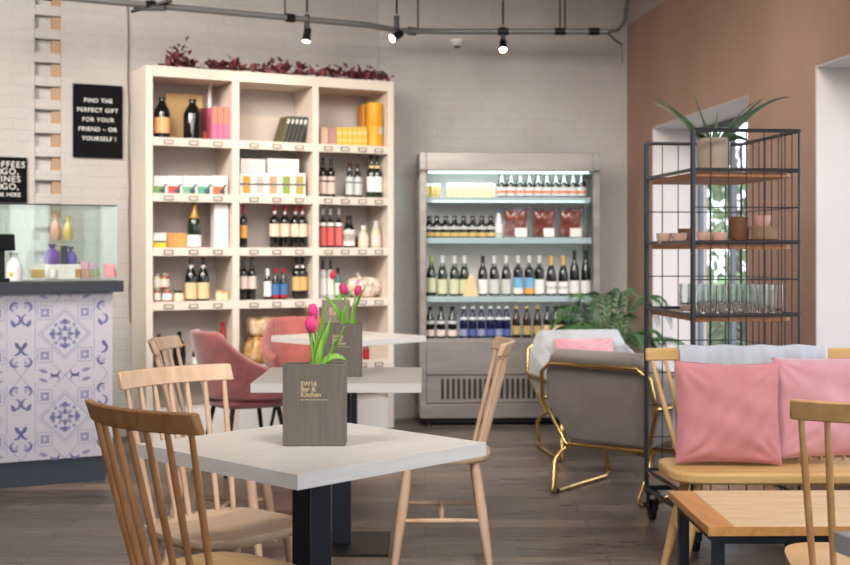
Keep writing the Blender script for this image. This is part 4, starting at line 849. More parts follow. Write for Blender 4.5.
# ------------------------------------------------------------------ velvet chairs
M_VELVET = fabric('pink_velvet', (162, 90, 90), .75, .6, .74); M_VELVETQ = fabric('quilted_velvet', (188, 104, 97), .75, .5, .82)
def velvet_chair(label, x, y, fx, fy, m_, quilt=False):
    t = thing('velvet_chair', label, 'chair', (x, y, 0), rzf(fx, fy), 'velvet chairs')
    def shell(u, v):                                # one bent sheet: back in the middle, arms at the ends
        a = (u-.5)*2; s = abs(a); ang = a*1.75
        r = .235+.045*v; top = .83 if s < .38 else .83-.21*((min(s, .85)-.38)/.47)**.8 if s < .85 else .62-.02*(s-.85)/.15
        z = .44+(top-.44)*v; cy_ = .02; rx, ry = r*1.05, r*1.02
        p = Vector((math.sin(ang)*rx, -math.cos(ang)*ry+cy_+.0-.05*v*(1-s)**1, z))
        if s > .72: p.y += (s-.72)*.28
        q = .007*math.sin(a*34+v*22)*math.sin(a*34-v*22) if quilt else 0
        return p*1 if not quilt else Vector((p.x*(1+q*3), p.y*(1+q*3), p.z))
    m = MB(); m.grid(shell, 64 if quilt else 40, 20 if quilt else 10); m.build('backrest', m_, t, solid=.045, bevel=.012, ang=80)
    P = [(.225*math.copysign(abs(math.cos(a))**.7, math.cos(a)), .02+.235*math.copysign(abs(math.sin(a))**.7, math.sin(a))) for a in [2*PI*k/36 for k in range(36)]]
    m = MB(); m.prism(P, .385, .475); m.build('seat', m_, t, bevel=.025, ang=60)
    for sx_ in (-1, 1):
        for sy_ in (-1, 1):
            m = MB(); m.tube([(sx_*.15, sy_*.14, .39), (sx_*.21, sy_*.21, 0)], [.015, .009], 10); m.build('leg', M_BLACK, t)
    if quilt:
        R = [Vector((.024*math.cos(2*PI*k/16), 0, .024*math.sin(2*PI*k/16))) for k in range(16)]; m = MB(); m.tube(R, .005, 8, True); o = m.build('pull_ring', M_BLACK, t); o.location = (0, -.315, .70)
        m = MB(); m.lathe([(0, -.03), (.012, -.02), (.01, .03), (0, .03)], (0, -.30, .725), 10, M=Matrix.Rotation(PI/2, 3, 'X')); m.build('ring_mount', M_BLACK, t)
    return t
velvet_chair('dusky pink velvet armchair at the far table, in front of the bookcase', -1.06, 7.28, .86, .50, M_VELVET)
velvet_chair('quilted coral velvet chair behind the far table, half hidden by tulips', -.785, 8.26, .45, -.89, M_VELVETQ, True)
# ------------------------------------------------------------------ planters and tulips
M_GREYWOOD = wood('grey_planter_wood', (116, 106, 96), (98, 89, 80), (60, 60, 2.5), .55); M_GILT = mat('gilt_lettering', (206, 180, 142), .4, .3)
def planter(label, p, rz, text=True, proto=None):
    if proto: t = copy_tree(proto); t.location = p; t.rotation_euler = (0, 0, rz); t['label'] = label; return t
    t = thing('table_planter', label, 'planter', p, rz, 'grey table planters'); w, d, h, e = .088, .075, .229, .008
    m = MB(); m.b2((-w, 0, 0), (w, e, h)); m.b2((-w, d-e, 0), (w, d, h)); m.b2((-w, e, 0), (-w+e, d-e, h)); m.b2((w-e, e, 0), (w, d-e, h)); m.b2((-w+e, e, 0), (w-e, d-e, .01)); m.build('box', M_GREYWOOD, t, bevel=.0012)
    m = MB(); m.b2((-w+e, e, .15), (w-e, d-e, .18)); m.build('soil', mat('soil', (50, 42, 36), .95), t)
    for k, (s, zz) in enumerate((('SW16', .1685), ('Bar &', .1535), ('Kitchen', .1385))): lettering('lettering', s, .0185, M_GILT, t, (-.038, -.0004, zz), bold=.0004)
    q = MB(); x = -.038
    for ww in (.007, .004, .008, .005, .010, .012, .004, .008): q.b2((x, -.0008, .1285), (x+ww, .0, .1305)); x += ww+.0025
    q.build('small_lettering', M_GILT, t, smooth=False)
    return t
p1 = px_at_z(314, 446.4, .75); P1 = planter('grey wooden planter with gilt lettering on the nearest table', p1+Vector((0, 0, .0008)), 0)
p2 = px_at_z(341.2, 376.8, .75); P2 = planter('grey wooden planter with gilt lettering on the middle table, behind the first', p2+Vector((0, 0, .0008)), 0, True, P1)
p3 = Vector((-.573, 7.86, .7508)); P3 = planter('pale-lit grey planter on the farthest table, behind the other two', p3, .0, True, P1)
M_PETAL = mat('tulip_pink', (228, 38, 112), .45, sheen=.2); setc(M_PETAL, ramp(M_PETAL, noise(M_PETAL, coords(M_PETAL, (30, 30, 6)), 2.5, 3), [(.3, (216, 24, 96)), (.7, (240, 72, 142))]))
M_PETAL2 = mat('tulip_red', (206, 32, 66), .45)
M_TLEAF = mat('tulip_leaf', (104, 158, 52), .4); setc(M_TLEAF, ramp(M_TLEAF, noise(M_TLEAF, coords(M_TLEAF, (40, 40, 3)), 2, 2), [(.3, (82, 138, 44)), (.7, (140, 188, 72))]))
M_TSTEM = mat('tulip_stem', (128, 168, 76), .5)
def bez(p, n=14):
    p = [Vector(q) for q in p]; out = []
    for k in range(n+1):
        t = k/n; q = p[:]
        while len(q) > 1: q = [a.lerp(b, t) for a, b in zip(q, q[1:])]
        out.append(q[0])
    return out
def leafmesh(m, pts, w, side=Vector((1, 0, 0)), fold=.35, tipp=.85):
    path = bez(pts, 16); n = len(path)-1
    def f(u, v):
        k = min(int(v*n+.5), n); p = path[k]; a = path[max(k-1, 0)]; b = path[min(k+1, n)]; t = (b-a).normalized()
        s = (side-t*side.dot(t)).normalized(); nn = t.cross(s); x = (u-.5)*2; ww = w*(math.sin(PI*min(1, .12+.88*v**tipp)))**.8 if v < 1 else 0.0004
        return p+s*x*ww+nn*(abs(x)**1.5)*ww*fold
    m.grid(f, 6, n)
def tulip(label, base, pts, bloom_r, bloom_h, leaves, petal=M_PETAL, tilt=(0, 0)):
    t = thing('tulip', label, 'flower', base, 0, 'tulips in the table planters')
    path = bez(pts); m = MB(); m.tube(path, [.0038]*len(path), 8); m.build('stem', M_TSTEM, t)
    top = path[-1]; d = (path[-1]-path[-3]).normalized(); M = d.to_track_quat('Z', 'Y').to_matrix()
    for ring, (rr, n) in enumerate(((1.0, 3), (.9, 3))):
        for k in range(n):
            a0 = 2*PI*k/n+ring*PI/3; m = MB()
            def f(u, v):
                a = a0+(u-.5)*2*1.12*(math.sin(PI*min(1, .16+.78*v)))**.7; r = bloom_r*rr*(math.sin(PI*(.08+.80*v**.9)))**.7*(1+.05*(1-abs(2*u-1)))
                z = bloom_h*(v-.03*abs(2*u-1)); return top+M @ Vector((r*math.cos(a), r*math.sin(a), z))
            m.grid(f, 8, 10); m.build('petal', petal, t, solid=.0012, ang=70)
    for pts_, w, side in leaves:
        m = MB(); leafmesh(m, pts_, w, Vector(side)); m.build('leaf', M_TLEAF, t, solid=.0008, ang=70)
    return t
k = p1.y/F                                        # metres per photo pixel at the planter
def tp_(px, py, y=0.0): return ((px-311.5)*k, y, (363.5-py)*k-.03)
b1 = p1+Vector((-.004, .036, .229+.03))
tulip('pink tulip lower of the two in the nearest planter', b1+Vector((0, 0, 0)), [tp_(314, 385), tp_(310, 360, -.004), tp_(309, 345, -.006), tp_(309, 332, -.004)], .0165, .047,
      [([tp_(318, 384), tp_(313, 362, -.01), tp_(322, 345, 0), tp_(329, 316, .01)], .0135, (.8, .6, 0)), ([tp_(324, 384, .005), tp_(322, 362, .005), tp_(335, 346, .0), tp_(343, 325, -.01)], .010, (.7, .7, .1)), ([tp_(312, 384, -.01), tp_(320, 356, -.015), tp_(334, 351, -.02), tp_(346, 360.5, -.015)], .0115, (.15, .6, .8))])
tulip('pink tulip upper of the two in the nearest planter', b1+Vector((.002, .012, 0)), [tp_(316, 385), tp_(314, 360), tp_(313, 340), tp_(310.5, 319)], .0145, .044,
      [([tp_(318, 384, .0), tp_(310, 352, .012), tp_(306, 330, .012), tp_(301, 301, .01)], .0065, (.9, .4, 0)), ([tp_(316, 384), tp_(314, 350, .012), tp_(316, 334, .016), tp_(323, 303, .014)], .0105, (.9, .4, 0)), ([tp_(312, 384), tp_(310, 368, -.012), tp_(311, 350, -.014), tp_(316, 335, -.012)], .012, (.9, .4, 0))])
k2 = p2.y/F
def tq(px, py, y=0.0): return ((px-341.5)*k2, y, (321.5-py)*k2-.03)
b2_ = p2+Vector((0, .036, .229+.03))
tulip('pink tulip in the middle planter, left of its pair', b2_, [tq(346, 336), tq(346, 318), tq(347, 306), tq(344, 292)], .0165, .050,
      [([tq(346, 336), tq(343, 316, -.01), tq(336, 300, 0), tq(322, 294, .01)], .0125, (.4, .4, .9)), ([tq(343, 336), tq(343, 322, -.01), tq(343, 312, -.014), tq(346, 303, -.012)], .016, (.9, .4, 0))])
tulip('pink tulip in the middle planter, right of its pair', b2_+Vector((.012, 0, 0)), [tq(346, 336), tq(347, 318), tq(349, 306), tq(353.5, 293)], .0155, .045,
      [([tq(346, 336), tq(347, 318, .01), tq(352, 302, .01), tq(366, 278, .01)], .0095, (.7, .5, -.4)), ([tq(346, 336), tq(350, 322, -.012), tq(352, 312, -.016), tq(349, 306, -.012)], .016, (.9, .3, 0))])
k3 = p3.y/F
def tr(px, py, y=0.0): return ((px-350)*k3, y, (300-py)*k3-.03)
tulip('red tulip in the farthest planter, above the pink ones', p3+Vector((0, .036, .229+.03)), [tr(349, 314), tr(350, 300), tr(349, 290), tr(347.5, 279)], .019, .055,
      [([tr(349, 312), tr(352, 298), tr(358, 290), tr(364, 280)], .011, (.7, .5, -.3))], petal=M_PETAL2)
tulip('small pink tulip leaning right in the farthest planter', p3+Vector((.015, .036, .229+.03)), [tr(351, 314), tr(356, 302), tr(362, 294), tr(368.5, 284)], .009, .034,
      [([tr(351, 312), tr(352, 298), tr(353, 290), tr(350, 282)], .010, (.9, .3, 0))], petal=mat('tulip_pale', (222, 120, 170), .45))
# ------------------------------------------------------------------ wire-frame lounge armchairs
M_GREYCLOTH = fabric('grey_upholstery', (150, 138, 130), .85, .4)
def lounge_chair(label, x, y, fx, fy, m_, proto=None):
    t = thing('lounge_armchair', label, 'armchair', (x, y, 0), rzf(fx, fy), 'lounge armchairs')
    m = MB(); vs = {}
    N = dict(bl=(-.25, .0, .27), br=(.25, .0, .27), ml=(-.355, -.075, .50), mr=(.355, -.075, .50), tl=(-.275, -.15, .745), tr=(.275, -.15, .745),
             fl=(-.25, .52, .31), fr=(.25, .52, .31), al=(-.355, .50, .50), ar=(.355, .50, .50), tl2=(-.335, -.105, .66), tr2=(.335, -.105, .66))
    for k_, p in N.items(): vs[k_] = m.bm.verts.new(p)
    for f in (('bl', 'br', 'mr', 'ml'), ('ml', 'mr', 'tr2', 'tl2'), ('tl2', 'tr2', 'tr', 'tl'), ('bl', 'ml', 'al', 'fl'), ('br', 'fr', 'ar', 'mr'), ('ml', 'tl2', 'al'), ('mr', 'ar', 'tr2'), ('bl', 'fl', 'fr', 'br')):
        m.bm.faces.new([vs[q] for q in f])
    o = m.build('shell', m_, t, ang=25)
    o.modifiers.clear(); k_ = o.modifiers.new('thick', 'SOLIDIFY'); k_.thickness = .085; k_.offset = 1; k_.use_even_offset = True; k_.use_flip_normals = False
    b = o.modifiers.new('edge', 'BEVEL'); b.width = .028; b.segments = 4; b.limit_method = 'ANGLE'; b.angle_limit = math.radians(35)
    P = [(-.2, .09), (.2, .09), (.21, .53), (-.21, .53)]
    m = MB(); m.prism(P, .37, .47); m.build('seat_cushion', m_, t, bevel=.03, ang=60)
    r = .012; out = .013
    m = MB()
    hexp = [(-.25, -.02, .262), (-.347, -.102, .50), (-.33, -.136, .65), (-.268, -.155, .70), (.268, -.155, .70), (.33, -.136, .65), (.347, -.102, .50), (.25, -.02, .262)]
    m.tube(hexp, r, 10, True); m.build('back_frame', M_GOLD, t, ang=60)
    for s in (-1, 1):
        m = MB(); m.tube([(s*.347, -.102, .50), (s*.366, -.06, .50), (s*.368, .2, .50), (s*.368, .51, .50)], r, 10); m.build('arm_frame', M_GOLD, t, ang=60)
        q = bez([(s*.24, .03, .258), (s*.275, -.06, .22), (s*.285, -.08, .17)], 5)
        loop = q+[Vector((s*.262, -.125, .055)), Vector((s*.264, -.135, .025)), Vector((s*.266, -.115, .012)), Vector((s*.295, .44, .012)), Vector((s*.296, .475, .03)), Vector((s*.294, .47, .06)), Vector((s*.26, .36, .26))]
        m = MB(); m.tube(loop, r, 10); m.build('sled_leg', M_GOLD, t, ang=60)
        m = MB(); m.tube([(s*.266, -.105, .012), (s*.267, -.075, .012)], .014, 10); m.build('glide', M_BLACK, t)
    m = MB(); m.tube([(-.27, .385, .21), (.27, .385, .21)], r, 10); m.build('cross_bar', M_GOLD, t)
    return t
NEAR = lounge_chair('grey lounge armchair seen from behind, on brass sled legs, nearer of the two', .963, 6.47, .65, .76, M_GREYCLOTH)
FAR = lounge_chair('grey lounge armchair with window light put in its colour, holding a pink cushion, facing the camera', 1.03, 8.02, .20, -.98, fabric('lit_grey_upholstery', (186, 188, 192), .85, .4))  # same grey cloth as the near chair, window light painted in as a lighter colour
# ------------------------------------------------------------------ cushions
M_PINKC = fabric('pink_cushion', (210, 138, 142), .85, .4, .93, 500); M_PINKC2 = fabric('pale_pink_cushion', (222, 162, 170), .85, .5, .93, 500)
def cushion(label, a, b, T, m_, seed=0, group='pink cushions on the bench'):
    R = random.Random(seed); ph = [R.uniform(0, 6.3) for _ in range(8)]
    def surf(sgn):
        def f(u, v):
            x, y = 2*u-1, 2*v-1
            ex = a*x*(1-.055*(1-y*y)); ey = b*y*(1-.055*(1-x*x))
            z = T*max(0, (1-x**4)*(1-y**4))**.5*(.75+.25*(1-x*x)*(1-y*y))
            edge = (abs(x)**3+abs(y)**3)
            z += (.0075*math.sin(7*x+5*y+ph[0])*math.sin(4*y-3*x+ph[1])+.003*math.sin(15*x-11*y+ph[2]))*max(0, 1-x**6)*max(0, 1-y**6)
            for (cx, cy, k_) in ((-1, -1, 1), (1, -1, 1), (1, 1, 1), (-1, 1, 1)):       # creases running in from the corners
                dx, dy = x-cx, y-cy; r_ = math.hypot(dx, dy); an = math.atan2(dy*cy, dx*cx)
                z += .006*math.sin(an*13+ph[3]+cx)*math.exp(-((r_-.45)/.28)**2)
            return Vector((ex, sgn*z, ey))
        return f
    m = MB(); m.grid(surf(-1), 40, 40); m.grid(surf(1), 40, 40); bmesh.ops.remove_doubles(m.bm, verts=m.bm.verts, dist=.0004)
    o = m.build('cushion', m_, ang=85); return tag(o, label, 'cushion', group)
def lean(o, loc, rz, tilt, roll=0): o.location = loc; o.rotation_euler = (Matrix.Rotation(rz, 3, 'Z') @ Matrix.Rotation(tilt, 3, 'X') @ Matrix.Rotation(roll, 3, 'Y')).to_euler(); return o
BENCHY = 4.74
lean(cushion('coral pink square cushion leaning at the left end of the bench', .213, .205, .068, M_PINKC, 1), (1.212, 4.925, .6495), .0, -.17, .02)
lean(cushion('paler pink square cushion beside the coral one on the bench', .215, .205, .066, M_PINKC2, 4), (1.625, 4.955, 0.668), -.05, -.17, -.03)
f_ = Vector((.20, -.98)).normalized()
lean(cushion('pink cushion standing inside the far lounge armchair', .205, .135, .05, M_PINKC2, 6, 'cushion in the far armchair'), (1.035, 8.02-.06, .475+.125), rzf(f_.x, f_.y)+PI, -.28)
# ------------------------------------------------------------------ the palm behind the armchairs
pt = thing('potted_palm', 'bushy green potted palm between the chiller and the pink wall', 'plant', (1.30, 8.62, 0))
M_POT = mat('grey_pot', (112, 104, 98), .7); M_PALM = mat('palm_green', (52, 104, 50), .45); setc(M_PALM, ramp(M_PALM, noise(M_PALM, coords(M_PALM), 7, 2), [(.3, (28, 66, 34)), (.7, (84, 122, 62))]))
m = MB(); m.lathe([(0, 0), (.12, 0), (.155, .28), (.165, .30), (.15, .30), (.145, .27), (0, .27)], seg=24); m.build('pot', M_POT, pt)
m = MB()
for k in range(7): a = 2*PI*k/7; m.tube([(.03*math.cos(a), .03*math.sin(a), .26), (.045*math.cos(a), .045*math.sin(a), .5), (.05*math.cos(a+.3), .05*math.sin(a+.3), .66)], [.012, .010, .006], 6)
m.build('stem', mat('palm_stem', (96, 120, 60), .6), pt)
R = random.Random(5)
for k in range(19):
    a = 2*PI*k/19*1.0+R.uniform(-.15, .15); up_ = R.uniform(.40, .74) if k % 2 else R.uniform(.14, .42); ln = R.uniform(.30, .52)
    if -.2 < math.sin(a) and math.cos(a) > .2: ln *= .62
    d = Vector((math.cos(a), math.sin(a)*.62, 0)); b = Vector((.04*math.cos(a), .04*math.sin(a), .5))
    path = bez([b, b+d*ln*.3+Vector((0, 0, up_*.8)), b+d*ln*.9+Vector((0, 0, up_*.9)), b+d*ln*1.15+Vector((0, 0, up_*.45))], 20); m = MB()
    m.tube(path, [.004*(1-.6*i/20) for i in range(21)], 5)
    for i in range(5, 21):
        p = path[i]; t_ = (path[min(i+1, 20)]-path[i-1]).normalized(); s = t_.cross(Vector((0, 0, 1))).normalized(); L_ = .15*math.sin(PI*(.22+.7*(i-5)/16))
        for sg in (-1, 1):
            dr = (s*sg*.8+t_*.75+Vector((0, 0, -.18))).normalized(); w = t_*.011
            m.face([p-w*.4, p+dr*L_*.5-w, p+dr*L_+Vector((0, 0, -.25*L_)), p+dr*L_*.5+w])
    m.build('frond', M_PALM, pt, smooth=False)
# ------------------------------------------------------------------ the wire shelf trolley
ry = math.atan2(WR.y, WR.x)+PI/2                    # parallel to the pink wall
RK0 = Vector((1.148, 5.27, 0)); RW, RDp, RH = .475, .68, 1.815
RU = Vector((math.cos(ry), math.sin(ry), 0)); RV = Vector((-RU.y, RU.x, 0))
ra = rzf(-.0925, 1)
rk = thing('wire_shelf_trolley', 'black wire shelf trolley on castors behind the bench, holding crockery', 'shelf unit', RK0, 0)
RV = Vector((-.115, 1, 0)).normalized(); RU = Vector((RV.y, -RV.x, 0)); rk.rotation_euler = (0, 0, math.atan2(RU.y, RU.x))
M_WIRE = mat('wire_steel', (64, 65, 69), .3, .5)
RZ = [.24, 1.02, 1.334, 1.645]
for x, y in ((0, 0), (RW, 0), (0, RDp), (RW, RDp)):
    m = MB(); m.cyl((x, y, .14), (x, y, RH), .0115 if x == 0 else .0055, seg=12); m.build('post', M_WIRE, rk)
m = MB(); m.tube([(0, 0, RH), (RW, 0, RH), (RW, RDp, RH), (0, RDp, RH)], .0085, 10); m.build('top_rail', M_WIRE, rk)
M_RWOOD = wood('shelf_board', (190, 134, 92), (150, 98, 64), (30, 4, 30), .5)
for z in RZ:
    m = MB(); P = [(.02, .02), (RW-.05, .02), (RW-.02, .05), (RW-.02, RDp-.05), (RW-.05, RDp-.02), (.02, RDp-.02)]
    m.prism(P, z-.03, z-.008); m.build('shelf_board', M_RWOOD, rk, bevel=.004)
    m = MB(); m.tube([(0, 0, z), (RW, 0, z), (RW, RDp, z), (0, RDp, z)], .008, 8, True); m.build('shelf_rail', M_WIRE, rk)
for (a, b, nm) in (((0, 0), (RW, 0), 'front'), ((RW, 0), (RW, RDp), 'side'), ((0, RDp), (RW, RDp), 'back')):
    A, B = Vector((*a, 0)), Vector((*b, 0)); L_ = (B-A).length; n = round(L_/.08); m = MB()
    for k_ in range(1, n): p = A.lerp(B, k_/n); m.cyl(p+Vector((0, 0, .24)), p+Vector((0, 0, RH)), .0027, seg=6)
    z = .24+.1555
    while z < RH-.05:
        if min(abs(z-q) for q in RZ) > .04: m.cyl(A+Vector((0, 0, z)), B+Vector((0, 0, z)), .0027, seg=6)
        z += .1555
    m.build('mesh_panel', M_WIRE, rk)
M_RUB = mat('castor_rubber', (20, 20, 22), .5)
for x, y in ((.02, .03), (RW-.03, .03), (.02, RDp-.03), (RW-.03, RDp-.03)):
    c = MB(); c.b2((x-.03, y-.03, .125), (x+.03, y+.03, .14)); c.b2((x-.024, y-.022, .05), (x-.018, y+.022, .125)); c.b2((x+.018, y-.022, .05), (x+.024, y+.022, .125)); o = c.build('castor', M_BLACK, rk, bevel=.002)
    c = MB(); c.lathe([(0, -.014), (.035, -.014), (.05, -.01), (.05, .01), (.035, .014), (0, .014)], (x, y+.008, .0505), 20, M=Matrix.Rotation(PI/2, 3, 'Y')); c.build('wheel', M_RUB, o)
m = MB(); m.tube([(0, 0, .15), (RW, 0, .15), (RW, RDp, .15), (0, RDp, .15)], .012, 8, True); m.build('base_frame', M_WIRE, rk)
def rp(x, y, z): return RK0+RU*x+RV*y+Vector((0, 0, z))
def rx(px, y): q = on_plane(px, RK0+RV*y, RV); return (q-RK0).dot(RU), q.y
M_TERRA = mat('blush_glaze', (208, 172, 156), .35, coat=.3); M_TERRA2 = mat('brown_glaze', (124, 88, 66), .4); M_CREAMG = mat('cream_glaze', (226, 206, 188), .35)
PR = {}
def vessel(name, label, cat, px, y, z, r, h, m_, kind, group):
    key = (name, r, h, m_.name, kind)
    if key in PR: o = PR[key].copy(); C.objects.link(o)
    else:
        m = MB()
        if kind == 'cup': m.lathe([(0, 0), (r*.62, 0), (r*.72, h*.06), (r*.96, h*.6), (r, h), (r*.93, h), (r*.86, h*.5), (r*.6, h*.1), (0, h*.1)], seg=24)
        elif kind == 'plate': m.lathe([(0, 0), (r*.55, 0), (r*.62, h*.3), (r, h), (r*.97, h), (r*.6, h*.5), (0, h*.45)], seg=28)
        elif kind == 'glass': m.lathe([(0, 0), (r*.72, 0), (r*.92, h*.25), (r, h*.55), (r*.96, h), (r*.90, h), (r*.94, h*.55), (r*.86, h*.26), (r*.6, h*.08), (0, h*.08)], seg=20)
        o = m.build(name, m_, ang=50); PR[key] = o
    x, d = rx(px, y); o.location = rp(x, y, z); o.name = name
    return tag(o, label, cat, group)
Z2 = 1.334-.0075; Z3 = 1.02-.0075
for i, (px, y) in enumerate(((664, .45), (679, .4), (705, .12), (719, .12))):
    vessel('cup', ('blush cup at the back left corner of the crockery shelf', 'blush cup next to the corner cup on the crockery shelf', 'blush cup at the front of the crockery shelf, left one', 'blush cup at the front of the crockery shelf, right one')[i], 'cup', px, y, Z2, .036, .052, M_TERRA, 'cup', 'cups on the wire trolley')
vessel('cup', 'dark brown bowl behind the corner cups on the crockery shelf', 'cup', 686, .56, Z2, .04, .075, M_TERRA2, 'cup', 'cups on the wire trolley')
for i in range(4): vessel('bowl', 'brown glazed bowl in the stack between cups and plates, %s' % ('lowest', 'second from below', 'third from below', 'topmost')[i], 'bowl', 739, .2, Z2+i*.024, .045, .05, M_TERRA2, 'cup', 'brown bowls on the wire trolley')
for i in range(7): vessel('plate', '%s plate in the stack on the wire trolley, counted upward' % ('lowest', 'second', 'third', 'fourth', 'fifth', 'sixth', 'topmost')[i], 'plate', 763, .14, Z2+i*.0105, .072, .012, M_CREAMG if i > 0 else M_TERRA2, 'plate', 'plates on the wire trolley')
vessel('bowl', 'pink bowl standing on top of the plate stack', 'bowl', 762, .14, Z2+.0755, .038, .05, mat('rose_glaze', (206, 156, 146), .35), 'cup', 'bowl on the plates')
GL = [(685.5, .3), (697, .07), (704, .2), (710.5, .08), (718, .22), (724.5, .08), (732.5, .22), (738.5, .08), (746.5, .2), (753, .08), (761, .2), (767, .08), (776.5, .12)]
for i, (px, y) in enumerate(GL): vessel('tumbler', 'clear drinking glass on the lower trolley shelf, %s' % (ordn(i, 14) if i < 12 else 'rightmost'), 'glass', px, y, Z3, .0285, .135, M_GLASS, 'glass', 'glasses on the wire trolley')
ap = thing('potted_aloe', 'spiky aloe in a beige glazed pot on top of the wire trolley', 'plant', rp(.09, .16, 1.645-.0075))
x_, d_ = rx(713.5, .16); ap.location = rp(x_, .16, 1.645-.0075)
M_APOT = mat('beige_glaze', (184, 168, 152), .25, coat=.6); m = MB(); m.lathe([(0, 0), (.060, 0), (.066, .01), (.074, .150), (.076, .155), (.069, .155), (.066, .13), (0, .13)], seg=28); m.build('pot', M_APOT, ap)
m = MB(); m.lathe([(0, .128), (.064, .132), (0, .138)], seg=20); m.build('soil', mat('soil', (50, 42, 36), .95), ap)
M_ALOE = mat('aloe_green', (62, 86, 62), .4); setc(M_ALOE, ramp(M_ALOE, noise(M_ALOE, coords(M_ALOE), 20, 2), [(.3, (50, 74, 54)), (.7, (92, 112, 84))]))
ka = ap.location.y/F
def aq(px, py, y=0): return Vector(((px-713.5)*ka, y, (168.5-py)*ka))
for px, py, y, w, mid in ((646, 94, -.05, .017, .05), (657, 98, .12, .011, .05), (695, 91, .03, .011, .0), (721, 109, .06, .008, .0), (766, 96, .1, .012, .06), (760, 98, -.08, .011, .02), (790, 96, -.02, .016, .09), (681, 133, -.1, .011, .05), (752, 154, -.12, .014, .1), (735, 128, .14, .010, .06)):
    e_ = aq(px, py-4, y); b = Vector((e_.x*.08, e_.y*.2, .13)); m = MB()
    mid_ = b.lerp(e_, .55)+Vector((0, 0, mid)); path = bez([b, mid_, e_], 14); n = 14
    side = Vector((e_.x, e_.y, 0)).normalized().cross(Vector((0, 0, 1))); side = (side*.7+Vector((0, 0, .5))).normalized()
    def f(u, v):
        k_ = min(int(v*n+.5), n); p = path[k_]; t_ = (path[min(k_+1, n)]-path[max(k_-1, 0)]).normalized(); s = (side-t_*side.dot(t_)).normalized(); nn = t_.cross(s)
        ww = w*1.9*(1-v**1.6)*(.75+.25*math.sin(PI*min(1, v*2))) + .0008; a = 2*PI*u
        return p+s*math.cos(a)*ww+nn*math.sin(a)*ww*.28
    m.grid(f, 8, n, True); m.build('leaf', M_ALOE, ap, ang=70)
# ------------------------------------------------------------------ the bench, its throw and the coffee table
bn = thing('spindle_bench', 'long golden oak spindle-backed bench under the pink cushions', 'bench', (0, 0, 0))
M_BENCH = wood('bench_oak', (222, 184, 126), (204, 160, 100), (2.2, 16, 16), .4)
BX0, BX1 = .955, 2.10; yf, yb = 4.72, 5.10
P = []
for (cx, cy, a0) in ((BX1-.05, yf+.05, -PI/2), (BX1-.05, yb-.05, 0), (BX0+.07, yb-.07, PI/2), (BX0+.13, yf+.13, PI)):
    rr_ = .05 if cx > 1.5 else (.07 if cy > 4.9 else .13)
    for k_ in range(7): a = a0+PI/2*k_/6; P.append((cx+rr_*math.cos(a), cy+rr_*math.sin(a)))
m = MB(); m.prism(P, .397, .441); m.build('seat', M_BENCH, bn, bevel=.010, ang=50)
RAILZ = .862
m = MB(); nseg = 20; R_ = []
for k_ in range(nseg+1):
    s = k_/nseg; x = BX0-.03+(BX1-BX0+.06)*s; bow = -.03*(abs(2*s-1)**3)
    R_.append([m.bm.verts.new(Vector((x, yb+.085+bow+dy, RAILZ+dz))) for dy, dz in ((-.012, -.026), (.012, -.026), (.014, .026), (-.010, .026))])
for A_, B_ in zip(R_, R_[1:]):
    for k_ in range(4): m.bm.faces.new((A_[k_], A_[(k_+1) % 4], B_[(k_+1) % 4], B_[k_]))
m.bm.faces.new(R_[0][::-1]); m.bm.faces.new(R_[-1]); m.build('top_rail', M_BENCH, bn, bevel=.006, ang=30)
for k_ in range(21):
    s = (k_+.35)/20.7; xt = BX0-.025+(BX1-BX0+.05)*s; xb_ = BX0+.075+(BX1-BX0-.15)*s; bow = -.03*(abs(2*s-1)**3)
    p, q = Vector((xb_, yb-.05, .435)), Vector((xt, yb+.085+bow, RAILZ-.02)); m = MB(); m.tube([p, p.lerp(q, .4), q], [.0085, .0105, .008], 10); m.build('spindle', M_BENCH, bn, ang=60)
LG = {}
for x, sx_ in ((BX0+.12, -1), (BX1-.12, 1)):
    for y, sy_ in ((yf+.09, -1), (yb-.08, 1)):
        a, b = Vector((x, y, .405)), Vector((x+sx_*.09, y+sy_*.05, 0)); LG[sx_, sy_] = (a, b); m = MB(); m.tube([a, a.lerp(b, .3), a.lerp(b, .55), b], [.017, .0215, .0225, .014], 12); m.build('leg', M_BENCH, bn, ang=60)
    p, q = LG[sx_, -1][0].lerp(LG[sx_, -1][1], .55), LG[sx_, 1][0].lerp(LG[sx_, 1][1], .55); m = MB(); m.tube([p, p.lerp(q, .5), q], [.010, .014, .010], 10); m.build('stretcher', M_BENCH, bn, ang=60)
p = (LG[-1, -1][0].lerp(LG[-1, -1][1], .55)+LG[-1, 1][0].lerp(LG[-1, 1][1], .55))/2; q = (LG[1, -1][0].lerp(LG[1, -1][1], .55)+LG[1, 1][0].lerp(LG[1, 1][1], .55))/2
m = MB(); m.tube([p, p.lerp(q, .5), q], [.010, .014, .010], 10); m.build('stretcher', M_BENCH, bn, ang=60)
M_THROW = fabric('grey_white_throw', (196, 200, 208), .95, .4, .93, 220)
prof_ = [(-.034, -.30), (-.036, -.16), (-.032, -.05), (-.026, .0), (-.016, .030), (.0, .034), (.018, .030), (.028, .0), (.034, -.08), (.038, -.22), (.04, -.40)]
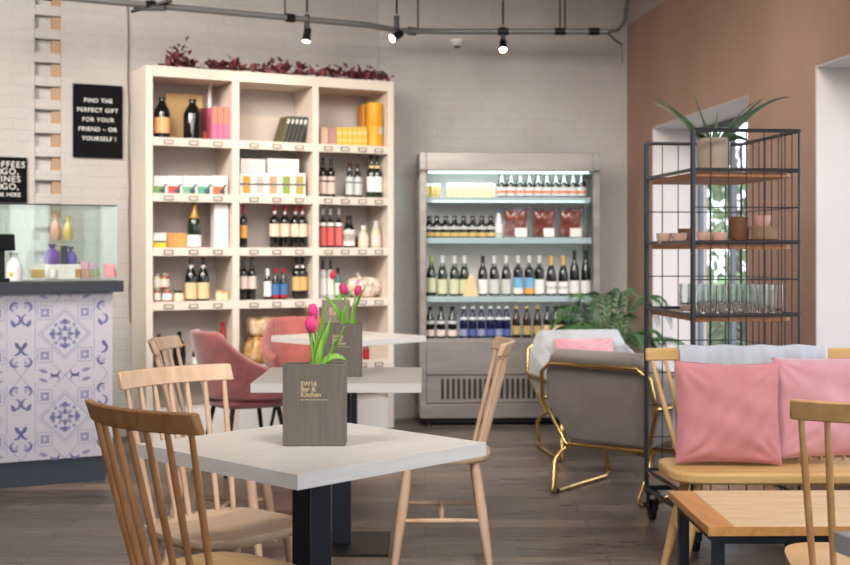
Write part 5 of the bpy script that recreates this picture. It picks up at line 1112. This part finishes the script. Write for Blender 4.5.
def cloth(u, v):
    s = v*(len(prof_)-1); i = min(int(s), len(prof_)-2); f = s-i; y = prof_[i][0]*(1-f)+prof_[i+1][0]*f; z = prof_[i][1]*(1-f)+prof_[i+1][1]*f
    x = 1.062+(1.69-1.062)*u; ss = (x-BX0+.03)/(BX1-BX0+.06); bow = -.03*(abs(2*ss-1)**3)
    drop = abs(v-.47)*2; wv = .012*drop*math.sin(2*PI*u*6+.8*math.sin(5*u))+.005*drop*math.sin(2*PI*u*13)
    return Vector((x+.012*drop*math.sin(5*v+3*u), yb+.085+bow+y+(wv if y < 0 else -wv)*1.0-(.008*drop if y < 0 else -.008*drop), RAILZ+z+.003*math.sin(2*PI*u*4)*(1 if abs(v-.47) < .3 else 0)))
m = MB(); m.grid(cloth, 70, 30); o = m.build('throw_blanket', M_THROW, solid=.006, ang=80, off=0); tag(o, 'pale grey woven throw draped over the back of the bench', 'blanket')
ct = thing('coffee_table', 'low oak-topped coffee table with black steel legs, before the bench', 'table', (.864, 3.755, 0), math.radians(1.0))
M_CT = wood('coffee_plank', (228, 204, 166), (206, 172, 124), (2.4, 22, 22), .35); M_CTE = wood('coffee_rim', (206, 152, 92), (180, 124, 68), (20, 2.4, 20), .35)
W_, D_ = 1.15, .565
m = MB(); m.b2((.085, .0, .428), (W_-.085, D_, .4545)); m.build('top_planks', M_CT, ct, bevel=.001)
for a, b in ((0, .0845), (W_-.0845, W_)): m = MB(); m.b2((a, .0, .428), (b, D_, .4545)); m.build('end_board', M_CTE, ct, bevel=.002)
m = MB(); m.b2((0, -.004, .427), (W_, -.0005, .4548)); m.build('edge_strip', M_CTE, ct, smooth=False)
for x in (.025, W_-.065):
    for y in (.03, D_-.065): m = MB(); m.b2((x, y, 0), (x+.035, y+.035, .395)); m.build('leg', M_STEELDK, ct, bevel=.002)
m = MB(); m.b2((.025, .03, .395), (W_-.03, .065, .4275)); m.b2((.025, D_-.065, .395), (W_-.03, D_-.03, .4275)); m.b2((.025, .065, .395), (.06, D_-.065, .4275)); m.b2((W_-.065, .065, .395), (W_-.03, D_-.065, .4275)); m.build('apron', M_STEELDK, ct)
